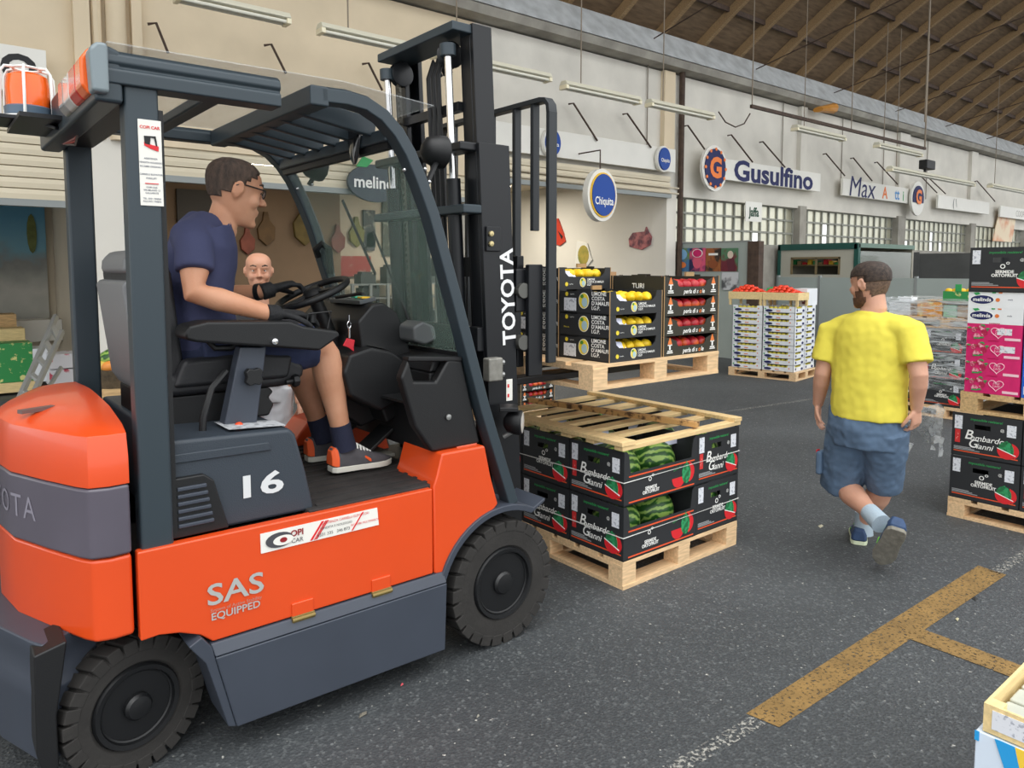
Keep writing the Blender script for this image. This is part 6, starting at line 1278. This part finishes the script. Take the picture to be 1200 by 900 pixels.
# ---- the driver ----
DR = thing('person', 'man in navy T-shirt and glasses sitting at the forklift controls', 'person', (.85, 2.95, 1.27))
pel = U(230, 412, 'y', 2.95); mid = U(226, 345, 'y', 2.95); che = U(236, 290, 'y', 2.95); nb = U(254, 256, 'y', 2.95)
shR, elR, wrR = U(228, 284, 'y', 2.77), U(228, 343, 'y', 2.71), U(318, 368, 'y', 2.655)
shL, elL, wrL = V((shR.x+.06, 3.13, shR.z-.01)), V((1.0, 3.23, 1.50)), U(312, 341, 'y', 3.07)
hR, hL = V((pel.x+.0, 2.84, pel.z)), V((pel.x, 3.06, pel.z))
knR, anR = U(378, 404, 'y', 2.79), U(400, 506, 'y', 2.79)
knL, anL = U(345, 415, 'y', 3.07), U(374, 498, 'y', 3.05)
Th = Matrix.Translation(U(296, 267, 'y', 2.94))@Matrix.Rotation(-.10, 4, 'Z')@Matrix.Rotation(.22, 4, 'Y')@Matrix.Scale(1.07, 4)@Matrix.Translation((-.088, 0, -.006))
b = MB(); head_mb(b, Th); nbx = U(260, 266, 'y', 2.95); neck(b, Th, nbx, .056, .060, nbx+V((-.05, 0, -.10)))
X, Yv, Z = V((1, 0, 0)), V((0, 1, 0)), V((0, 0, 1))
b.loft([ering(pel+V((0, 0, -.03)), X, .11, Yv, .16), ering(mid, X, .105, Yv, .155), ering(che, X, .11, Yv, .17), ering(nb+V((-.04, 0, -.09)), X, .06, Yv, .09)])
b.tube([shR+V((0, .03, -.02)), shR.lerp(elR, .3), shR.lerp(elR, .6), elR, elR.lerp(wrR, .3), wrR], [.04, .045, .049, .043, .043, .029], 18)
b.tube([shL, elL, elL.lerp(wrL, .4), wrL], [.045, .043, .042, .029], 18)
b.tube([hR, hR.lerp(knR, .5), knR, knR.lerp(anR, .1), knR.lerp(anR, .32), knR.lerp(anR, .7), anR, anR+V((.02, 0, -.06))], [.10, .088, .064, .06, .063, .046, .038, .04], 20)
b.tube([hL, hL.lerp(knL, .5), knL, knL.lerp(anL, .1), knL.lerp(anL, .32), knL.lerp(anL, .7), anL, anL+V((.02, 0, -.06))], [.10, .088, .064, .06, .063, .046, .038, .04], 20)
mobj(remesh(b, .0058, 3), 'body', SK1, DR)
eyes(Th, DR)
hair_obj(Th, lambda p: (p.z > .176 and (p.x < .058 or p.z > .20) and p.x < .066+(p.z-.2)*.2) or (p.x < -.018 and p.z > .105) or (p.x < .016 and p.z > .142) or (p.x < .03 and p.z > .158) or (p.x < -.055 and p.z > .080+.15*max(0, p.x+.08)), .0045, 'hair', HAIR1, DR, .006)
# T-shirt
def shirt(parent, name, mat, tors, sleeves, disp=.004, dsc=.12):
    s = MB(); s.loft(tors)
    for pts, rr in sleeves: s.tube(pts, rr, 20)
    return mobj(remesh(s, .0075, 10, disp, dsc, .6), name, mat, parent)
back = V((-.02, 0, 0))
shirt(DR, 'tshirt', NAVYT, [ering(pel+V((-.01, 0, -.02)), X, .145, Yv, .185), ering(pel+V((0, 0, .08)), X, .15, Yv, .185), ering(mid+V((.0, 0, 0)), X, .14, Yv, .185), ering(mid.lerp(che, .6), X, .135, Yv, .19), ering(che+V((-.005, 0, .0)), X, .125, Yv, .195), ering(che+V((.0, 0, .075)), V((.93, 0, .35)), .105, Yv, .17), ering(nb+V((-.046, 0, -.05)), V((.93, 0, -.36)), .10, Yv, .125), ering(nb+V((-.03, 0, -.012)), V((.85, 0, -.53)), .078, Yv, .078)],
      [([nb+V((-.05, -.03, -.045)), shR+V((.0, .05, .012)), shR+V((0, .008, -.012)), shR.lerp(elR, .3), shR.lerp(elR, .58)], [.075, .074, .070, .066, .067]), ([nb+V((-.04, .03, -.045)), shL+V((0, -.05, .01)), shL, shL.lerp(elL, .55)], [.07, .074, .07, .066])])
s = MB(); s.loft([ering(pel+V((-.02, 0, -.075)), X, .15, Yv, .185), ering(pel+V((0, 0, .03)), X, .15, Yv, .185)])
s.tube([hR+V((-.02, 0, -.01)), hR.lerp(knR, .45), hR.lerp(knR, .93)], [.115, .104, .088], 22); s.tube([hL+V((-.02, 0, -.01)), hL.lerp(knL, .45), hL.lerp(knL, .9)], [.115, .104, .088], 22)
mobj(remesh(s, .0075, 4, .006, .08), 'shorts', NAVYS, DR)
GLV = M('black_glove', '17181b', .75, var=.2, scale=20, bump=.3, bscale=120)
for w, d, n, sd, cu in ((wrR, (1, .1, -.05), (0, 0, -1), -1, .65), (wrL, (1, -.12, .28), (.25, -.1, -1), 1, .95)):
    h = MB(); hand(h, V(w)+V(d).normalized()*.015, d, n, sd, cu, 1.12); d_ = V(d).normalized(); h.tube([V(w)-d_*.02, V(w)+d_*.03], [.036, .034], 16); mobj(remesh(h, .0045, 3), 'glove', GLV, DR)
dW = (wrL-elL).normalized(); MB().tube([wrL-dW*.045, wrL-dW*.025], .036, 16).build('wristband', BLK, DR, smooth=True)
for an, kn in ((anR, knR), (anL, knL)):
    d_ = (an-kn).normalized(); MB().tube([an-d_*.035, an+d_*.03, an+V((.015, 0, -.075))], [.044, .046, .05], 18).build('sock', SOCKN, DR, smooth=True)
zfl = .766
shoe(DR, (anR.x-.055, 2.79, zfl+.015), (anR.x+.225, 2.785, zfl+.008), (0, 0, 1), .046, (SHOEG, SOLEW, SHOEO, LACE), .105)
shoe(DR, (anL.x-.06, 3.06, zfl+.002), (anL.x+.21, 3.04, zfl+.002), (0, 0, 1), .046, (SHOEG, SOLEW, SHOEO, LACE), .105)
# glasses
gf = MB()
for sd in (-1, 1):
    gf.tube([Th@V((.098+.002*math.cos(a), .032*sd+.023*math.cos(a), .132+.016*math.sin(a))) for a in [i*.3927 for i in range(16)]], .0024, 6, closed=True)
    gf.tube([Th@V((.096, .055*sd, .140)), Th@V((.085, .070*sd, .141)), Th@V((.0, .081*sd, .142)), Th@V((-.015, .080*sd, .132))], .0028, 6)
gf.tube([Th@V((.100, -.010, .134)), Th@V((.102, 0, .137)), Th@V((.100, .010, .134))], .0024, 6)
gl = gf.build('glasses', M('glasses_frame', '1c1a1a', .3), DR, smooth=True)
for sd in (-1, 1): MB().prism(ngon(16, .022, .015, .032*sd, .132), 'x', .0975, .0985).build('glasses_lens', M('lens_glass', 'd8e4ec', .05, alpha=.35), gl); gl.children[-1].data.transform(Th)
# ---- the walking man ----
WK = thing('person', 'man in yellow T-shirt and blue shorts walking away', 'person', (4.1, 1.87, 0))
def wx(px, py, x=4.1): return U(px, py, 'x', x)
hd = math.radians(3); FWD = V((math.cos(hd), math.sin(hd), 0)); LFT = V((-math.sin(hd), math.cos(hd), 0))
pelv, wai, chs, nbs = wx(1015, 493), wx(1018, 455), wx(1020, 405), wx(1021, 366)
sL, sR = wx(976, 386), wx(1066, 386); eL, eR = wx(964, 438, 4.06), wx(1077, 440, 4.06); wL, wR = wx(959, 471, 4.12), wx(1074, 476, 4.12)
Tw = Matrix.Translation(nbs+V((.0, 0, .075)))@Matrix.Rotation(math.radians(80), 4, 'Z')@Matrix.Rotation(.10, 4, 'Y')@Matrix.Scale(1.06, 4)@Matrix.Translation((.005, 0, -.045))
b = MB(); head_mb(b, Tw); neck(b, Tw, nbs+V((0, 0, -.02)), .060, .072)
b.loft([ering(pelv, FWD, .12, LFT, .165), ering(wai, FWD, .12, LFT, .165), ering(chs, FWD, .115, LFT, .18), ering(nbs+V((0, 0, -.03)), FWD, .06, LFT, .09)])
for s_, e_, w_ in ((sL, eL, wL), (sR, eR, wR)): b.tube([s_, s_.lerp(e_, .5), e_, e_.lerp(w_, .3), w_, w_+(w_-e_).normalized()*.02], [.06, .053, .045, .046, .031, .030], 18)
dL, dR = (wL-eL).normalized(), (wR-eR).normalized()
hand(b, wL+dL*.01, V((.05, .02, -1)), V((.25, -1, 0)), 1, .55, 1.0); hand(b, wR+dR*.01, V((.10, .0, -1)), V((.2, 1, 0)), -1, 1.0, 1.0)
kA, aA = wx(986, 566, 4.18), wx(1027, 608, 3.98); kB, aB = wx(1036, 566, 4.22), wx(1012, 612, 4.30)
hA, hB = wx(996, 505, 4.1), wx(1036, 505, 4.1)
for h_, k_, a_ in ((hA, kA, aA), (hB, kB, aB)): b.tube([h_, h_.lerp(k_, .5), k_, k_.lerp(a_, .12), k_.lerp(a_, .35), k_.lerp(a_, .72), a_], [.11, .095, .068, .064, .069, .048, .042], 20)
mobj(remesh(b, .0055, 3), 'body', SK2, WK); eyes(Tw, WK)
hair_obj(Tw, lambda p: (p.z > .165 and p.x < .072) or (p.x < -.02 and p.z > .13), .007, 'hair', HAIR2, WK, .009)
hair_obj(Tw, lambda p: (p.x < .015 and .085 < p.z < .17) or (p.x < -.04 and .05 < p.z < .17), .004, 'cropped_hair', STUB, WK)
hair_obj(Tw, lambda p: (p.z < .052 and p.x > -.01) or (p.z < .085 and -.005 < p.x < .045 and abs(p.y) > .03) or (p.z < .11 and -.005 < p.x < .02), .0045, 'beard', BEARD, WK)
shirt(WK, 'tshirt', YELT, [ering(wx(1017, 489)+V((0, 0, .0)), FWD, .16, LFT, .203), ering(wx(1017, 470), FWD, .16, LFT, .202), ering(wai, FWD, .155, LFT, .20), ering(wx(1019, 425), FWD, .147, LFT, .203), ering(chs, FWD, .138, LFT, .208), ering(wx(1020, 388), FWD, .125, LFT, .205), ering(wx(1021, 373), FWD, .10, LFT, .155), ering(nbs+V((0, 0, -.01)), FWD, .08, LFT, .088), ering(nbs+V((0, 0, .008)), FWD, .072, LFT, .076)],
      [([nbs+V((0, .05, -.06)), sL+V((0, -.05, -.005)), sL+V((0, 0, -.015)), sL.lerp(eL, .45), sL.lerp(eL, .72)], [.07, .08, .080, .080, .084]), ([nbs+V((0, -.05, -.06)), sR+V((0, .05, -.005)), sR+V((0, 0, -.015)), sR.lerp(eR, .45), sR.lerp(eR, .75)], [.07, .08, .080, .080, .084])], .007, .09)
s = MB(); s.loft([ering(wx(1014, 478), FWD, .145, LFT, .188), ering(wx(1014, 500), FWD, .165, LFT, .20), ering(wx(1015, 522), FWD, .15, LFT, .19)])
s.tube([hA+V((0, 0, .02)), hA.lerp(kA, .4), hA.lerp(kA, .75), hA.lerp(kA, 1.08)], [.125, .124, .118, .112], 22); s.tube([hB+V((0, 0, .02)), hB.lerp(kB, .4), hB.lerp(kB, .75), hB.lerp(kB, 1.08)], [.125, .118, .105, .095], 22)
sh = mobj(remesh(s, .0075, 4, .009, .07), 'shorts', BLUES, WK)
c = hA.lerp(kA, .62)+V((-.02, .105, 0)); MB().box(c.x-.09, c.x+.07, c.y-.02, c.y+.018, c.z-.07, c.z+.07).build('cargo_pocket', BLUES, sh, bevel=.015); MB().box(c.x-.07, c.x-.04, c.y+.015, c.y+.022, c.z+.055, c.z+.072).build('red_tab', REDP, sh)
# feet: rear foot pushing off with its sole showing, front foot flat
dA = (aA-kA).normalized(); MB().tube([aA-dA*.07, aA-dA*.0, aA+dA*.05], [.050, .052, .054], 18).build('sock', SOCKG, WK, smooth=True)
toeA = wx(1026, 664, 3.93); toeA.z = max(toeA.z, .012); heelA = wx(1052, 622, 3.86)
shoe(WK, heelA, toeA+V((.05, 0, 0)), (.75, .35, .3), .054, (SHOEB, SOLEG, LIME, LIME, SHOEB), .10)
MB().tube([aB+V((0, 0, .06)), aB, aB+V((0, 0, -.07))], [.049, .05, .055], 18).build('sock', SOCKG, WK, smooth=True)
shoe(WK, (aB.x-.07, aB.y-.01, .0), (aB.x+.19, aB.y+.12, .0), (0, 0, 1), .05, (SHOEB, M('sole_pale', 'cfd8b8', .7), LIME, LIME, SHOEB), .10)
# ---- the bald man behind the driver ----
BD = thing('person', 'bald man in a dark shirt looking over from behind the forklift', 'person', (1.66, 4.5, 0))
by = 4.5; ec = U(303, 316, 'y', by)
Tb = Matrix.Translation(ec)@Matrix.Rotation(math.radians(-108), 4, 'Z')@Matrix.Rotation(.06, 4, 'Y')@Matrix.Scale(1.0, 4)@Matrix.Translation((0, 0, -.133))
b = MB(); head_mb(b, Tb); nbb = V((ec.x, by+.02, ec.z-.235)); neck(b, Tb, nbb, .056, .066)
fw = V((math.cos(math.radians(-108)), math.sin(math.radians(-108)), 0)); lf = Z.cross(fw)
b.loft([ering(V((ec.x, by, .95)), fw, .10, lf, .15), ering(V((ec.x, by, 1.2)), fw, .10, lf, .16), ering(nbb+V((0, 0, -.03)), fw, .06, lf, .09)])
for sd in (1, -1):
    s0 = nbb+lf*(.18*sd)+V((0, 0, -.06)); e0 = s0+lf*(.05*sd)+V((0, 0, -.30)); w0 = e0+fw*.08+V((0, 0, -.24)); b.tube([s0, e0, w0], [.055, .044, .03], 16); hand(b, w0, V((0, 0, -1))+fw*.1, -lf*sd, sd, .5)
    h0 = V((ec.x, by, .92))+lf*(.09*sd); b.tube([h0, h0+V((0, 0, -.42)), h0+V((0, 0, -.84))], [.09, .06, .04], 16)
mobj(remesh(b, .006, 3), 'body', SK3, BD); eyes(Tb, BD)
hair_obj(Tb, lambda p: p.x < .02 and .08 < p.z < .175 and p.x < -.0, .002, 'cropped_hair', STUB, BD)
shirt(BD, 'shirt', M('charcoal_shirt', '2c2c30', .85), [ering(V((ec.x, by, .90)), fw, .135, lf, .18), ering(V((ec.x, by, 1.15)), fw, .13, lf, .19), ering(nbb+V((0, 0, -.10)), fw, .11, lf, .19), ering(nbb+V((0, 0, -.03)), fw, .08, lf, .11), ering(nbb+V((0, 0, .0)), fw, .07, lf, .075)],
      [([nbb+lf*(.16*sd)+V((0, 0, -.07)), nbb+lf*(.23*sd)+V((0, 0, -.28))], [.07, .068]) for sd in (1, -1)])
s = MB(); s.loft([ering(V((ec.x, by, .80)), fw, .13, lf, .175), ering(V((ec.x, by, .94)), fw, .13, lf, .175)])
for sd in (1, -1): h0 = V((ec.x, by, .88))+lf*(.09*sd); s.tube([h0, h0+V((0, 0, -.40)), h0+V((0, 0, -.80))], [.105, .085, .07], 18)
mobj(remesh(s, .008, 3, .006, .08), 'trousers', M('pale_trousers', 'd4d6da', .85), BD)
for sd in (1, -1): p = V((ec.x, by, 0))+lf*(.09*sd)-fw*.07; shoe(BD, p, p+fw*.27, (0, 0, 1), .048, (BLK, SOLEG, BLK, BLK), .10)
